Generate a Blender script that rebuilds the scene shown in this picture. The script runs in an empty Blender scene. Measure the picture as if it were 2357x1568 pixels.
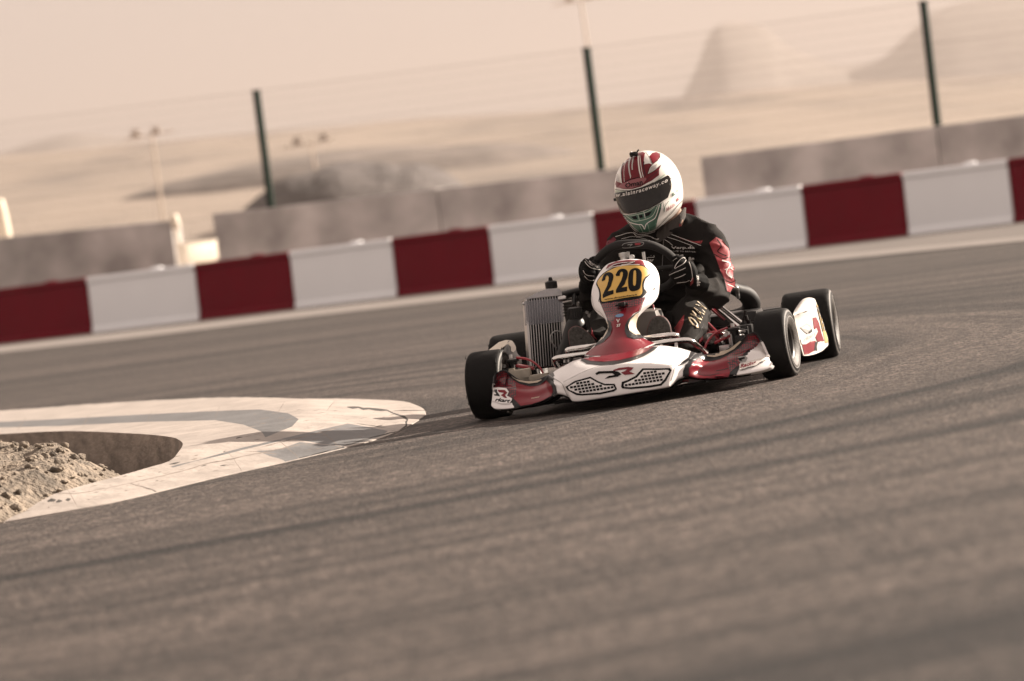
import bpy, bmesh, math, random
from math import sin, cos, pi, radians, sqrt, atan2
from mathutils import Vector, Matrix, noise
from mathutils.bvhtree import BVHTree
from mathutils.geometry import delaunay_2d_cdt
random.seed(7)
S = bpy.context.scene
C = S.collection
# ------------------------------------------------------------------ camera
F = 7870.0; HC = .66; PITCH = radians(1.68); ROLL = radians(7.2); CX = 1178.5; CY = 784.0
cam = bpy.data.cameras.new('camera'); camo = bpy.data.objects.new('camera', cam); C.objects.link(camo)
cam.sensor_width = 36; cam.lens = F / 2357 * 36; cam.clip_start = .5; cam.clip_end = 15000
camo.location = (0, 0, HC)
camo.matrix_world = Matrix.Translation((0, 0, HC)) @ Matrix.Rotation(-PITCH, 4, 'X') @ Matrix.Rotation(pi/2, 4, 'X') @ Matrix.Rotation(-ROLL, 4, 'Z')
cam.dof.use_dof = True; cam.dof.focus_distance = 13.05; cam.dof.aperture_fstop = 3.1
S.camera = camo
# ------------------------------------------------------------------ sky and sun
SUN_EL = radians(24); SUN_AZ = radians(27)      # azimuth measured from +X (image right) towards +Y (away from the camera)
w = bpy.data.worlds.new('World'); S.world = w; w.use_nodes = True
nt = w.node_tree; nt.nodes.clear()
sky = nt.nodes.new('ShaderNodeTexSky'); sky.sky_type = 'NISHITA'; sky.sun_disc = False
sky.sun_elevation = SUN_EL; sky.sun_rotation = radians(90) - SUN_AZ
sky.air_density = 1.0; sky.dust_density = 6.0; sky.ozone_density = 1.0
bw = nt.nodes.new('ShaderNodeRGBToBW'); mx = nt.nodes.new('ShaderNodeMix'); mx.data_type = 'RGBA'; mx.blend_type = 'MULTIPLY'
mx.inputs['Factor'].default_value = 1; mx.inputs['B'].default_value = (.05, .041, .036, 1)
bg = nt.nodes.new('ShaderNodeBackground'); bg.inputs['Strength'].default_value = .12
wo = nt.nodes.new('ShaderNodeOutputWorld')
nt.links.new(sky.outputs[0], bw.inputs[0]); nt.links.new(bw.outputs[0], mx.inputs['A'])
ad = nt.nodes.new('ShaderNodeMix'); ad.data_type = 'RGBA'; ad.blend_type = 'ADD'; ad.inputs['Factor'].default_value = 1; ad.inputs['B'].default_value = (1.95, 1.64, 1.475, 1)   # constant warm fill added to the sky to lift shaded faces
nt.links.new(mx.outputs['Result'], ad.inputs['A']); nt.links.new(ad.outputs['Result'], bg.inputs['Color']); nt.links.new(bg.outputs[0], wo.inputs[0])
sun = bpy.data.lights.new('sun', 'SUN'); sun.energy = 5.0; sun.angle = radians(.5); sun.color = (1, .87, .74)
suno = bpy.data.objects.new('sun', sun); C.objects.link(suno)
sd = Vector((cos(SUN_EL)*cos(SUN_AZ), cos(SUN_EL)*sin(SUN_AZ), sin(SUN_EL)))
suno.rotation_euler = sd.to_track_quat('Z', 'Y').to_euler()
S.view_settings.view_transform = 'Standard'; S.view_settings.look = 'None'; S.view_settings.exposure = 1.62; S.view_settings.gamma = 1
S.cycles.volume_step_rate = 4; S.cycles.volume_bounces = 0

# ------------------------------------------------------------------ geometry helpers
CAMP = Vector((0, 0, HC))
def ray(x, y):
    dx = x - CX; dy = y - CY
    du = dx*cos(ROLL) - dy*sin(ROLL); dv = dx*sin(ROLL) + dy*cos(ROLL)
    a = Vector((du/F, 1, -dv/F)); c, s = cos(PITCH), sin(PITCH)
    return Vector((a.x, a.y*c + a.z*s, -a.y*s + a.z*c))
def topx(p):
    v = Vector(p) - CAMP; c, s_ = cos(PITCH), sin(PITCH); a = Vector((v.x, v.y*c - v.z*s_, v.y*s_ + v.z*c)); du, dv = a.x/a.y*F, -a.z/a.y*F
    return (CX + du*cos(ROLL) + dv*sin(ROLL), CY - du*sin(ROLL) + dv*cos(ROLL))
def gz(x, y):                                   # gentle crossfall of the track near the corner
    t = min(1, max(0, (y - 16)/29)); t = t*t*(3 - 2*t)
    return .022*(1 - t)*x
def gp(x, y, h=0):                              # point of the ground seen at a picture position
    r = ray(x, y); t = 10
    for i in range(80):
        p = CAMP + r*t; t += (p.z - gz(p.x, p.y) - h)/(-r.z)*.7
    return CAMP + r*t
def pl(x, y, p0, n):                            # point on a vertical plane
    r = ray(x, y); n = Vector(n); t = (Vector(p0) - CAMP).dot(n)/r.dot(n)
    return CAMP + r*t
YAW = radians(10.5)
KM = Matrix.Translation((.42, 12.85, gz(.42, 12.85))) @ Matrix.Rotation(-math.atan(.022), 4, 'Y') @ Matrix.Rotation(-YAW, 4, 'Z')
KI = KM.inverted()
def L(x, y, z): return KM @ Vector((x, y, z))
def K(x, y, yl):                                # point seen at picture position (x, y) on the kart's own cross plane yl metres behind its front axle
    o = KI @ CAMP; d = KI.to_3x3() @ ray(x, y); t = (yl - o.y)/d.y
    return KM @ (o + d*t)
ZM = {1: (1055.9, 584.5, .2525), 2: (1470.8, 584.5, .22845), 3: (1319.9, 330, .1984), 4: (1282.2, 546.8, .18035), 5: (1206.8, 735.4, .272),
      6: (1395.3, 339.4, .1323), 7: (1055.9, 773.1, .1323), 8: (1565, 660, .168), 9: (1263.4, 603.4, .0962), 0: (0, 0, 1), 10: (1489.6, 678.8, .14428), 11: (0, 848.5, .4667)}
def zp(z, x, y): a = ZM[z]; return (a[0] + x*a[2], a[1] + y*a[2])
def KZ(z, x, y, yl): return K(*zp(z, x, y), yl)
def cr(a, b, c, d, t):
    return .5*((2*b) + (c - a)*t + (2*a - 5*b + 4*c - d)*t*t + (3*b - a - 3*c + d)*t*t*t)
def crv(P, n, closed=False):                    # smooth curve through points
    out = []; m = len(P)
    P = [Vector(p) for p in P]
    for i in range(m if closed else m - 1):
        g = (lambda k: P[k % m]) if closed else (lambda k: P[min(m-1, max(0, k))])
        for j in range(n): out.append(cr(g(i-1), g(i), g(i+1), g(i+2), j/n))
    if not closed: out.append(P[-1])
    return out
class MB:
    def __init__(s): s.v = []; s.f = []; s.m = []
    def add(s, vs, fs, m=0):
        b = len(s.v); s.v += [Vector(v) for v in vs]; s.f += [tuple(b + i for i in f) for f in fs]; s.m += [m]*len(fs)
        return s
    def bvh(s): return BVHTree.FromPolygons([tuple(v) for v in s.v], s.f)
def grid(mb, G, m=0, closeu=False, flip=False):  # G rows of points
    nr = len(G); nc = len(G[0]); v = [p for r in G for p in r]; f = []
    for i in range(nr - 1):
        for j in range(nc if closeu else nc - 1):
            q = (i*nc + j, i*nc + (j+1) % nc, (i+1)*nc + (j+1) % nc, (i+1)*nc + j)
            f.append(q[::-1] if flip else q)
    return mb.add(v, f, m)
def loft(mb, G, nu=6, nv=6, m=0, closeu=False):  # dense smooth surface through a grid of points
    R = [crv(r, nu, closeu) for r in G]; nc = len(R[0])
    cols = [crv([R[i][j] for i in range(len(R))], nv) for j in range(nc)]
    grid(mb, [[cols[j][i] for j in range(nc)] for i in range(len(cols[0]))], m, closeu)
    return mb
def shell(mb, th):                              # give an open surface real thickness, towards its back (away from the camera)
    bm = bmesh.new(); vs = [bm.verts.new(v) for v in mb.v]
    for f, m in zip(mb.f, mb.m):
        try: F_ = bm.faces.new([vs[i] for i in f]); F_.material_index = m
        except ValueError: pass
    bmesh.ops.remove_doubles(bm, verts=bm.verts[:], dist=.0002)
    bmesh.ops.recalc_face_normals(bm, faces=bm.faces[:])
    bm.normal_update(); s = sum(f.normal.dot(CAMP - f.calc_center_median())*f.calc_area() for f in bm.faces)
    if s < 0: bmesh.ops.reverse_faces(bm, faces=bm.faces[:])
    bm.normal_update(); n0 = {v: v.normal.copy() for v in bm.verts}; fr = list(bm.faces)
    be = [e for e in bm.edges if len(e.link_faces) == 1]
    cp = {v: bm.verts.new(v.co - n0[v]*th) for v in list(bm.verts)}
    for f in fr:
        g = bm.faces.new([cp[v] for v in reversed(f.verts)]); g.material_index = f.material_index
    for e in be:
        a, b = e.verts
        l = [l for l in e.link_faces[0].loops if l.edge == e][0]; a, b = l.vert, l.link_loop_next.vert
        g = bm.faces.new([b, a, cp[a], cp[b]]); g.material_index = e.link_faces[0].material_index
    out = MB(); bm.verts.index_update(); out.v = [v.co.copy() for v in bm.verts]; out.f = [tuple(v.index for v in f.verts) for f in bm.faces]; out.m = [f.material_index for f in bm.faces]
    bm.free(); return out
def tube(mb, P, r, n=12, m=0, closed=False, sub=4, flat=None, cap=True):
    if not isinstance(r, (list, tuple)): r = [r]*len(P)
    if sub > 1:
        Q = crv(P, sub, closed); R = [v.x for v in crv([Vector((a, 0, 0)) for a in r], sub, closed)]
    else: Q = [Vector(p) for p in P]; R = r
    N = len(Q); rings = []; up = None
    for i in range(N):
        a = Q[i-1] if (i or closed) else Q[0]; b = Q[(i+1) % N] if (i < N-1 or closed) else Q[-1]
        t = (b - a).normalized()
        if up is None: up = t.orthogonal().normalized()
        up = (up - t*up.dot(t)).normalized(); s = t.cross(up)
        rings.append([Q[i] + (up*cos(2*pi*k/n) + s*sin(2*pi*k/n))*R[i] for k in range(n)])
    if flat:                                    # squash along a direction
        d = Vector(flat[0]).normalized()
        for i in range(N): rings[i] = [p - d*(p - Q[i]).dot(d)*(1 - flat[1]) for p in rings[i]]
    if closed: rings.append(rings[0])
    grid(mb, rings, m, True)
    if cap and not closed:
        for rr, c in ((rings[0], Q[0]), (rings[-1], Q[-1])):
            b = len(mb.v); mb.v += [p.copy() for p in rr]; mb.f.append(tuple(range(b, b+n))); mb.m.append(m)
    return mb
def box(mb, o, ax, sz, m=0, bev=0):              # o centre, ax 3 axes, sz half sizes
    ax = [Vector(a).normalized() for a in ax]; o = Vector(o); v = []
    if not bev:
        for sx in (-1, 1):
            for sy in (-1, 1):
                for s_ in (-1, 1): v.append(o + ax[0]*sz[0]*sx + ax[1]*sz[1]*sy + ax[2]*sz[2]*s_)
        return mb.add(v, [(0,1,3,2),(4,6,7,5),(0,4,5,1),(2,3,7,6),(0,2,6,4),(1,5,7,3)], m)
    bm = bmesh.new(); bmesh.ops.create_cube(bm, size=2)
    for q in bm.verts: q.co = Vector((q.co.x*sz[0], q.co.y*sz[1], q.co.z*sz[2]))
    bmesh.ops.bevel(bm, geom=bm.edges[:], offset=bev, segments=2, affect='EDGES', profile=.6)
    bm.verts.index_update(); v = [o + ax[0]*q.co.x + ax[1]*q.co.y + ax[2]*q.co.z for q in bm.verts]
    f = [tuple(q.index for q in g.verts) for g in bm.faces]; bm.free()
    return mb.add(v, f, m)
KX = (KM.to_3x3() @ Vector((1, 0, 0))).normalized(); KY = (KM.to_3x3() @ Vector((0, 1, 0))).normalized(); KZV = (KM.to_3x3() @ Vector((0, 0, 1))).normalized()
KAX = (KX, KY, KZV)
def lathe(mb, c, ax, prof, n=48, m=0, mats=None):    # prof (along axis, radius)
    c = Vector(c); ax = Vector(ax).normalized(); u = ax.orthogonal().normalized(); s = ax.cross(u)
    R = [[c + ax*a + (u*cos(2*pi*k/n) + s*sin(2*pi*k/n))*max(r, 1e-4) for k in range(n)] for a, r in prof]
    if mats is None: return grid(mb, R, m, True)
    for i in range(len(R) - 1): grid(mb, R[i:i+2], mats[i], True)
    return mb
def inside(p, poly):
    x, y = p; c = False; j = len(poly) - 1
    for i in range(len(poly)):
        a, b = poly[i], poly[j]
        if (a[1] > y) != (b[1] > y) and x < (b[0]-a[0])*(y-a[1])/(b[1]-a[1]) + a[0]: c = not c
        j = i
    return c
def cdt(poly, step, extra=()):
    n = len(poly); P = [Vector(p[:2]) for p in poly]
    x0, x1 = min(p.x for p in P), max(p.x for p in P); y0, y1 = min(p.y for p in P), max(p.y for p in P)
    pts = list(P); yy = y0 + step*.5; row = 0
    while yy < y1:
        xx = x0 + step*(.5 if row % 2 else 0)
        while xx < x1:
            if inside((xx, yy), P): pts.append(Vector((xx, yy)))
            xx += step
        yy += step*.87; row += 1
    pts += [Vector(e) for e in extra]
    r = delaunay_2d_cdt(pts, [(i, (i+1) % n) for i in range(n)], [], 1, 1e-5)
    V, Fc = r[0], r[2]
    Fc = [f for f in Fc if inside(tuple(sum((V[i] for i in f), Vector((0, 0)))/len(f)), P)]
    return V, Fc
def sm2(poly, n=4):                              # smoothed closed outline
    return [(p.x, p.y) for p in crv([Vector((a, b, 0)) for a, b in poly], n, True)]
def project(mb, bvh, V, Fc, m, off):
    idx = {}; vs = []; fs = []
    for i, v in enumerate(V):
        d = ray(v[0], v[1]).normalized(); h = bvh.ray_cast(CAMP, d)
        if h[0] is None: continue
        nn = h[1] if h[1].dot(d) < 0 else -h[1]
        idx[i] = len(vs); vs.append(h[0] + nn*off - d*off*.35)
    for f in Fc:
        if all(i in idx for i in f):
            q = [idx[i] for i in f]
            if (vs[q[0]] - vs[q[1]]).length < .12: fs.append(tuple(q))
    mb.add(vs, fs, m)
def decal(mb, bvh, z, poly, m, off=.0015, step=5, smooth=0):   # painted area laid on the surface as its own thin layer
    P = [zp(z, *p) for p in poly]
    if smooth: P = sm2(P, smooth)
    V, Fc = cdt(P, step); project(mb, bvh, V, Fc, m, off)
def line(mb, bvh, z, pts, wd, m, off=.002, sub=5):   # painted line / piping of width wd picture units
    P = crv([Vector((*zp(z, *p), 0)) for p in pts], sub)
    V = []; Fc = []
    for i, p in enumerate(P):
        t = (P[min(i+1, len(P)-1)] - P[max(i-1, 0)]).normalized(); n_ = Vector((-t.y, t.x, 0))*wd/2
        V += [(p + n_).xy, (p - n_).xy]
        if i: Fc.append((2*i-2, 2*i-1, 2*i+1, 2*i))
    project(mb, bvh, V, Fc, m, off)
def text(mb, bvh, s, z, q, m, off=.002, shear=0, bold=0, space=1):      # lettering; q = lower left, lower right, upper right, upper left
    cu = bpy.data.curves.new('lettering', 'FONT'); cu.body = s; cu.shear = shear; cu.space_character = space; cu.offset = bold; cu.resolution_u = 2
    o = bpy.data.objects.new('lettering', cu); C.objects.link(o); bpy.context.view_layer.update()
    me = o.to_mesh(); V = [v.co.copy() for v in me.vertices]; Fc = [tuple(p.vertices) for p in me.polygons]; o.to_mesh_clear()
    bpy.data.objects.remove(o); bpy.data.curves.remove(cu)
    if not V: return
    x0, x1 = min(v.x for v in V), max(v.x for v in V); y0, y1 = min(v.y for v in V), max(v.y for v in V)
    Q = [Vector(zp(z, *p)) for p in q]; W = []
    for v in V:
        a = (v.x-x0)/(x1-x0); b = (v.y-y0)/(y1-y0)
        W.append((Q[0]*(1-a) + Q[1]*a)*(1-b) + (Q[3]*(1-a) + Q[2]*a)*b)
    project(mb, bvh, W, Fc, m, off)
# ------------------------------------------------------------------ scene objects
def empty(name, loc, label, cat, group=None, mat=None):
    o = bpy.data.objects.new(name, None); C.objects.link(o); o.empty_display_size = .1
    o.matrix_world = mat if mat is not None else Matrix.Translation(loc)
    o['label'] = label; o['category'] = cat
    if group: o['group'] = group
    return o
ROOTM = {}
def build(name, mb, mats, parent=None, smooth=True, ang=35, label=None, cat=None, group=None, kind=None, origin=None):
    p = parent; Mw = Matrix.Identity(4)
    if p is not None:
        while p.parent: p = p.parent
        Mw = p.matrix_world.copy() if p.type == 'EMPTY' else ROOTM[p.name]
    elif origin is not None: Mw = Matrix.Translation(origin)
    I = Mw.inverted(); me = bpy.data.meshes.new(name)
    me.from_pydata([tuple(I @ v) for v in mb.v], [], mb.f)
    for m in (mats if isinstance(mats, (list, tuple)) else [mats]): me.materials.append(m)
    for pf, m in zip(me.polygons, mb.m): pf.material_index = m; pf.use_smooth = smooth
    o = bpy.data.objects.new(name, me); C.objects.link(o)
    if parent is not None: o.parent = parent
    else: o.matrix_world = Mw; ROOTM[o.name] = Mw
    if smooth and ang:
        bm = bmesh.new(); bm.from_mesh(me)
        bmesh.ops.remove_doubles(bm, verts=bm.verts[:], dist=.00001)
        for e in bm.edges:
            if len(e.link_faces) == 2 and e.calc_face_angle(0) > radians(ang): e.smooth = False
        bm.to_mesh(me); bm.free()
    for k_, v_ in (('label', label), ('category', cat), ('group', group), ('kind', kind)):
        if v_: o[k_] = v_
    return o
# ------------------------------------------------------------------ materials
def mat(name, col, rough=.5, metal=0, nscale=0, namt=0, bump=0, bscale=0, coat=0, spec=.5, stretch=None, col2=None, alpha=None, detail=3):
    m = bpy.data.materials.new(name); m.use_nodes = True; t = m.node_tree; b = t.nodes['Principled BSDF']
    b.inputs['Base Color'].default_value = (*col, 1); b.inputs['Roughness'].default_value = rough; b.inputs['Metallic'].default_value = metal
    b.inputs['Coat Weight'].default_value = coat; b.inputs['Coat Roughness'].default_value = .08; b.inputs['Specular IOR Level'].default_value = spec
    tc = t.nodes.new('ShaderNodeTexCoord'); src = tc.outputs['Object']
    if stretch:
        mp = t.nodes.new('ShaderNodeMapping'); mp.inputs['Scale'].default_value = stretch; t.links.new(src, mp.inputs[0]); src = mp.outputs[0]
    if nscale:
        n = t.nodes.new('ShaderNodeTexNoise'); n.inputs['Scale'].default_value = nscale; n.inputs['Detail'].default_value = detail; t.links.new(src, n.inputs['Vector'])
        r = t.nodes.new('ShaderNodeMapRange'); r.inputs['From Min'].default_value = .3; r.inputs['From Max'].default_value = .7; t.links.new(n.outputs[0], r.inputs[0])
        x = t.nodes.new('ShaderNodeMix'); x.data_type = 'RGBA'
        x.inputs['A'].default_value = (*[c*(1-namt) for c in col], 1); x.inputs['B'].default_value = (*(col2 or [min(1, c*(1+namt)) for c in col]), 1)
        t.links.new(r.outputs[0], x.inputs['Factor']); t.links.new(x.outputs['Result'], b.inputs['Base Color'])
        r2 = t.nodes.new('ShaderNodeMapRange'); r2.inputs['To Min'].default_value = max(.02, rough*.85); r2.inputs['To Max'].default_value = min(1, rough*1.2); t.links.new(n.outputs[0], r2.inputs[0]); t.links.new(r2.outputs[0], b.inputs['Roughness'])
    if bump:
        n2 = t.nodes.new('ShaderNodeTexNoise'); n2.inputs['Scale'].default_value = bscale; n2.inputs['Detail'].default_value = 4; t.links.new(src, n2.inputs['Vector'])
        bp = t.nodes.new('ShaderNodeBump'); bp.inputs['Strength'].default_value = 1; bp.inputs['Distance'].default_value = bump; t.links.new(n2.outputs[0], bp.inputs['Height']); t.links.new(bp.outputs[0], b.inputs['Normal'])
    if alpha is not None: b.inputs['Alpha'].default_value = alpha
    return m
WHITE = mat('white_plastic', (.86, .83, .82), .32, nscale=6, namt=.05, coat=.4)
BLACK = mat('black_plastic', (.009, .0085, .0085), .4, nscale=20, namt=.3, spec=.3)
BAND = mat('charcoal_paint', (.013, .013, .015), .35, spec=.3)
RED = mat('red_paint', (.19, .003, .014), .33, spec=.3, coat=.3, nscale=30, namt=.08)
CREAM = mat('cream_paint', (.55, .47, .36), .4, coat=.2)
YEL = mat('yellow_paint', (.66, .40, .075), .35, coat=.3, nscale=8, namt=.08)
INK = mat('black_ink', (.005, .005, .0055), .5, spec=.12)
CHROME = mat('chrome', (.78, .76, .74), .1, 1, nscale=30, namt=.06)
STEEL = mat('brushed_metal', (.5, .49, .48), .32, 1, nscale=60, namt=.2)
ALU = mat('aluminium', (.62, .61, .63), .4, .4, nscale=40, namt=.12)
DARKM = mat('dark_metal', (.012, .011, .011), .35, .4, nscale=30, namt=.4)
REDM = mat('red_painted_tube', (.26, .008, .018), .3, coat=.6)
SUIT = mat('suit_fabric', (.013, .0112, .0102), .85, nscale=18, namt=.3, bump=.0016, bscale=90, spec=.14)
SUITR = mat('suit_red_panel', (.27, .018, .025), .62, nscale=25, namt=.15, bump=.002, bscale=60)
THREAD = mat('white_thread', (.72, .68, .64), .7)
GLOVE = mat('glove_suede', (.005, .005, .005), .85, nscale=40, namt=.3, bump=.001, bscale=150, spec=.15)
SOLE = mat('shoe_sole', (.05, .046, .042), .9, nscale=120, namt=.5, bump=.001, bscale=250)
SKIN = mat('skin', (.34, .22, .16), .55)
GREY = mat('grey_line', (.30, .29, .28), .45)
BLUE = mat('blue_sticker', (.14, .26, .42), .4)
GREEN = mat('helmet_green', (.045, .105, .072), .3, nscale=14, namt=.35, coat=.2, spec=.3)
GREENL = mat('helmet_pale_green', (.40, .47, .37), .28, coat=.6)
HWHITE = mat('helmet_white', (.78, .75, .70), .25, nscale=5, namt=.04, coat=.8)
HRED = mat('helmet_red', (.15, .002, .010), .32, nscale=7, namt=.3, coat=.15, spec=.2)
HDARK = mat('helmet_dark_stripe', (.05, .01, .018), .35, spec=.2)  # dark stripes of the helmet design
HGREY = mat('helmet_grey', (.42, .39, .37), .3, coat=.6)

# asphalt: aggregate, rubber streaks curving round the corner
def asphalt():
    m = bpy.data.materials.new('asphalt'); m.use_nodes = True; t = m.node_tree; N = t.nodes; lk = t.links; b = N['Principled BSDF']
    g = N.new('ShaderNodeNewGeometry'); sx = N.new('ShaderNodeSeparateXYZ'); lk.new(g.outputs['Position'], sx.inputs[0])
    def M(op, a, b_=None, c=None):
        n = N.new('ShaderNodeMath'); n.operation = op
        for i, q in enumerate((a, b_, c)):
            if q is None: continue
            if isinstance(q, (int, float)): n.inputs[i].default_value = q
            else: lk.new(q, n.inputs[i])
        return n.outputs[0]
    dx = M('SUBTRACT', sx.outputs[0], -3.0); dy = M('SUBTRACT', sx.outputs[1], 14.5)
    wob = N.new('ShaderNodeTexNoise'); wob.inputs['Scale'].default_value = .22; lk.new(g.outputs['Position'], wob.inputs['Vector'])
    r = M('ADD', M('SQRT', M('ADD', M('MULTIPLY', dx, dx), M('MULTIPLY', dy, dy))), M('MULTIPLY', wob.outputs[0], 1.0))
    an = M('ARCTAN2', dy, dx)
    def streak(rs, as_, det, lo, hi, seed):
        cb = N.new('ShaderNodeCombineXYZ'); lk.new(M('MULTIPLY', r, rs), cb.inputs[0]); lk.new(M('MULTIPLY', an, as_), cb.inputs[1]); cb.inputs[2].default_value = seed
        n = N.new('ShaderNodeTexNoise'); n.inputs['Scale'].default_value = 1; n.inputs['Detail'].default_value = det; n.inputs['Roughness'].default_value = .55; lk.new(cb.outputs[0], n.inputs['Vector'])
        q = N.new('ShaderNodeMapRange'); q.interpolation_type = 'SMOOTHSTEP'; q.inputs['From Min'].default_value = lo; q.inputs['From Max'].default_value = hi; lk.new(n.outputs[0], q.inputs[0]); return q.outputs[0]
    s1 = streak(2.7, .75, 1, .48, .57, 1.3); s2 = streak(9.0, 1.3, 3, .48, .58, 7.7); s3 = streak(1.35, .6, 2, .44, .58, 4.1)
    ag = N.new('ShaderNodeTexVoronoi'); ag.inputs['Scale'].default_value = 72; lk.new(g.outputs['Position'], ag.inputs['Vector'])
    ag2 = N.new('ShaderNodeTexNoise'); ag2.inputs['Scale'].default_value = 60; ag2.inputs['Detail'].default_value = 5; ag2.inputs['Roughness'].default_value = .7; lk.new(g.outputs['Position'], ag2.inputs['Vector'])
    big = N.new('ShaderNodeTexNoise'); big.inputs['Scale'].default_value = 1.2; big.inputs['Detail'].default_value = 4; lk.new(g.outputs['Position'], big.inputs['Vector'])
    val = M('MULTIPLY', M('SUBTRACT', 1.58, M('ADD', M('MULTIPLY', s1, .66), M('ADD', M('MULTIPLY', s2, .44), M('MULTIPLY', s3, .34)))), M('ADD', .84, M('MULTIPLY', big.outputs[0], .32)))
    hc = N.new('ShaderNodeSeparateColor'); lk.new(ag.outputs['Color'], hc.inputs[0])
    val = M('MULTIPLY', val, M('ADD', .34, M('MULTIPLY', M('POWER', hc.outputs[0], 2.7), 1.9)))
    val = M('MULTIPLY', val, M('ADD', .74, M('MULTIPLY', ag2.outputs[0], .52)))
    mixc = N.new('ShaderNodeMix'); mixc.data_type = 'RGBA'; mixc.blend_type = 'MULTIPLY'; mixc.inputs['Factor'].default_value = 1; mixc.inputs['A'].default_value = (.056, .0445, .0385, 1)
    cc = N.new('ShaderNodeCombineColor')
    for i in range(3): lk.new(val, cc.inputs[i])
    lk.new(cc.outputs[0], mixc.inputs['B']); lk.new(mixc.outputs['Result'], b.inputs['Base Color'])
    b.inputs['Roughness'].default_value = .72; b.inputs['Specular IOR Level'].default_value = .35
    h = M('ADD', M('MULTIPLY', ag.outputs['Distance'], -.9), M('MULTIPLY', ag2.outputs[0], .8))
    bp = N.new('ShaderNodeBump'); bp.inputs['Distance'].default_value = .007; bp.inputs['Strength'].default_value = .85; lk.new(h, bp.inputs['Height']); lk.new(bp.outputs[0], b.inputs['Normal'])
    return m
ASPH = asphalt()
# ------------------------------------------------------------------ SETTING
# kerb island outlines
OUT = [gp(*q).xy for q in [(250,1160),(500,1100),(700,1055),(870,1012),(940,982),(972,962),(980,950),(960,935),(900,923),(700,920),(450,931),(200,948),(0,960)]]
OUT = [OUT[0] + Vector((-3.6, -3.1)), gp(0, 1205).xy] + OUT + [Vector((-4.6, 24.6)), Vector((-8.5, 32))]
PIT = [gp(*q, .09).xy for q in [(0,1140),(120,1108),(320,1060),(400,1040),(420,1022),(412,1010),(385,1002),(300,995),(150,990),(0,997)]]
PIT = [Vector((-6.2, 8.6))] + PIT + [Vector((-8.6, 29.5))]
OUTs = [p.xy for p in crv([p.to_3d() for p in OUT[1:-1]], 4)]; OUTs = [OUT[0]] + OUTs + [OUT[-1], Vector((-12, 32)), Vector((-12, 6))]
PITs = [p.xy for p in crv([p.to_3d() for p in PIT[1:-1]], 4)]; PITs = [PIT[0]] + PITs + [PIT[-1], Vector((-11.5, 29.5)), Vector((-11.5, 8.6))]
def dist_loop(p, loop):
    d = 1e9
    for i in range(len(loop)):
        a, b = loop[i], loop[(i+1) % len(loop)]; e = b - a; t = max(0, min(1, (p-a).dot(e)/max(1e-9, e.length_squared))); d = min(d, (p - a - e*t).length)
    return d
def kerb_h(p):
    d = dist_loop(p, OUTs) if inside(tuple(p), OUTs) else 0; return .003 + .012*min(1, d/.06) + .07*min(1, max(0, (d - .12)/.35))
def region(outer, hole, step, near, loops=()):
    n = len(outer); pts = [Vector(p) for p in outer] + [Vector(p) for p in hole]; ed = [(i, (i+1) % n) for i in range(n)] + [(n+i, n+(i+1) % len(hole)) for i in range(len(hole))]
    for lp in loops:
        b_ = len(pts); pts += [Vector(p) for p in lp]; ed += [(b_+i, b_+(i+1) % len(lp)) for i in range(len(lp))]
    x0, x1, y0, y1 = near; y = y0
    while y < y1:
        x = x0
        while x < x1:
            q = (x + random.uniform(-.2, .2)*step, y + random.uniform(-.2, .2)*step)
            if inside(q, outer) and not inside(q, hole) and dist_loop(Vector(q), outer) > step*.3 and dist_loop(Vector(q), hole) > step*.3: pts.append(Vector(q))
            x += step
        y += step
    r = delaunay_2d_cdt(pts, ed, [], 0, 1e-5); V, Fc = r[0], r[2]
    out = []
    for f in Fc:
        c = sum((V[i] for i in f), Vector((0, 0)))/len(f)
        if inside(tuple(c), outer) and not inside(tuple(c), hole): out.append(f)
    return V, out
def kp(x, y):
    h = .05
    for i in range(6): p = gp(x, y, h); h = .5*h + .5*kerb_h(p.xy)
    return p
kmats = []
PAINT = []                                      # (outline on the ground, material index)
def dens(pts, k=14):
    out = []
    for i in range(len(pts)):
        a, b = Vector(pts[i]), Vector(pts[(i+1) % len(pts)]); n_ = max(1, int((b-a).length/k)); out += [a + (b-a)*j/n_ for j in range(n_)]
    return out
def kd(pts, m): PAINT.append(([kp(*p).xy for p in dens(pts)], m))
kd([(-5,985),(-5,972),(140,965),(322,955),(467,948),(597,943),(663,952),(688,965),(672,982),(611,1007),(602,994),(560,978),(495,968),(327,972),(140,981)], 1)
kd([(640,1012),(720,993),(800,975),(848,983),(893,992),(880,1003),(846,1015),(790,1027),(740,1022),(690,1013)], 1)
kd([(590,1040),(640,1036),(690,1018),(760,1025),(806,1030),(765,1039),(720,1049),(665,1063)], 1)
kd([(392,1076),(470,1050),(560,1028),(640,1012),(650,1014),(560,1035),(470,1060),(400,1080)], 1)
def kline(pts, wd, mi, jit=1.2):
    P = []
    for i in range(len(pts)-1):
        a, b = Vector(pts[i]), Vector(pts[i+1]); k = max(2, int((b-a).length/12))
        for j in range(k): q = a + (b-a)*j/k; P.append(Vector((q.x + random.uniform(-jit, jit), q.y + random.uniform(-jit, jit), 0)))
    P.append(Vector((*pts[-1], 0))); A_, B_ = [], []
    for i, p in enumerate(P):
        t = (P[min(i+1, len(P)-1)] - P[max(i-1, 0)]).normalized(); n_ = Vector((-t.y, t.x, 0))*wd/2*(.6 + .8*random.random())*(.3 if i in (0, len(P)-1) else 1)
        A_.append(kp((p+n_).x, (p+n_).y).xy); B_.append(kp((p-n_).x, (p-n_).y).xy)
    PAINT.append((A_ + B_[::-1], mi))
random.seed(3)
kline([(800,937),(850,941),(890,945),(920,955),(937,966),(934,980),(915,993)], 4.5, 2, 1.8)
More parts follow.
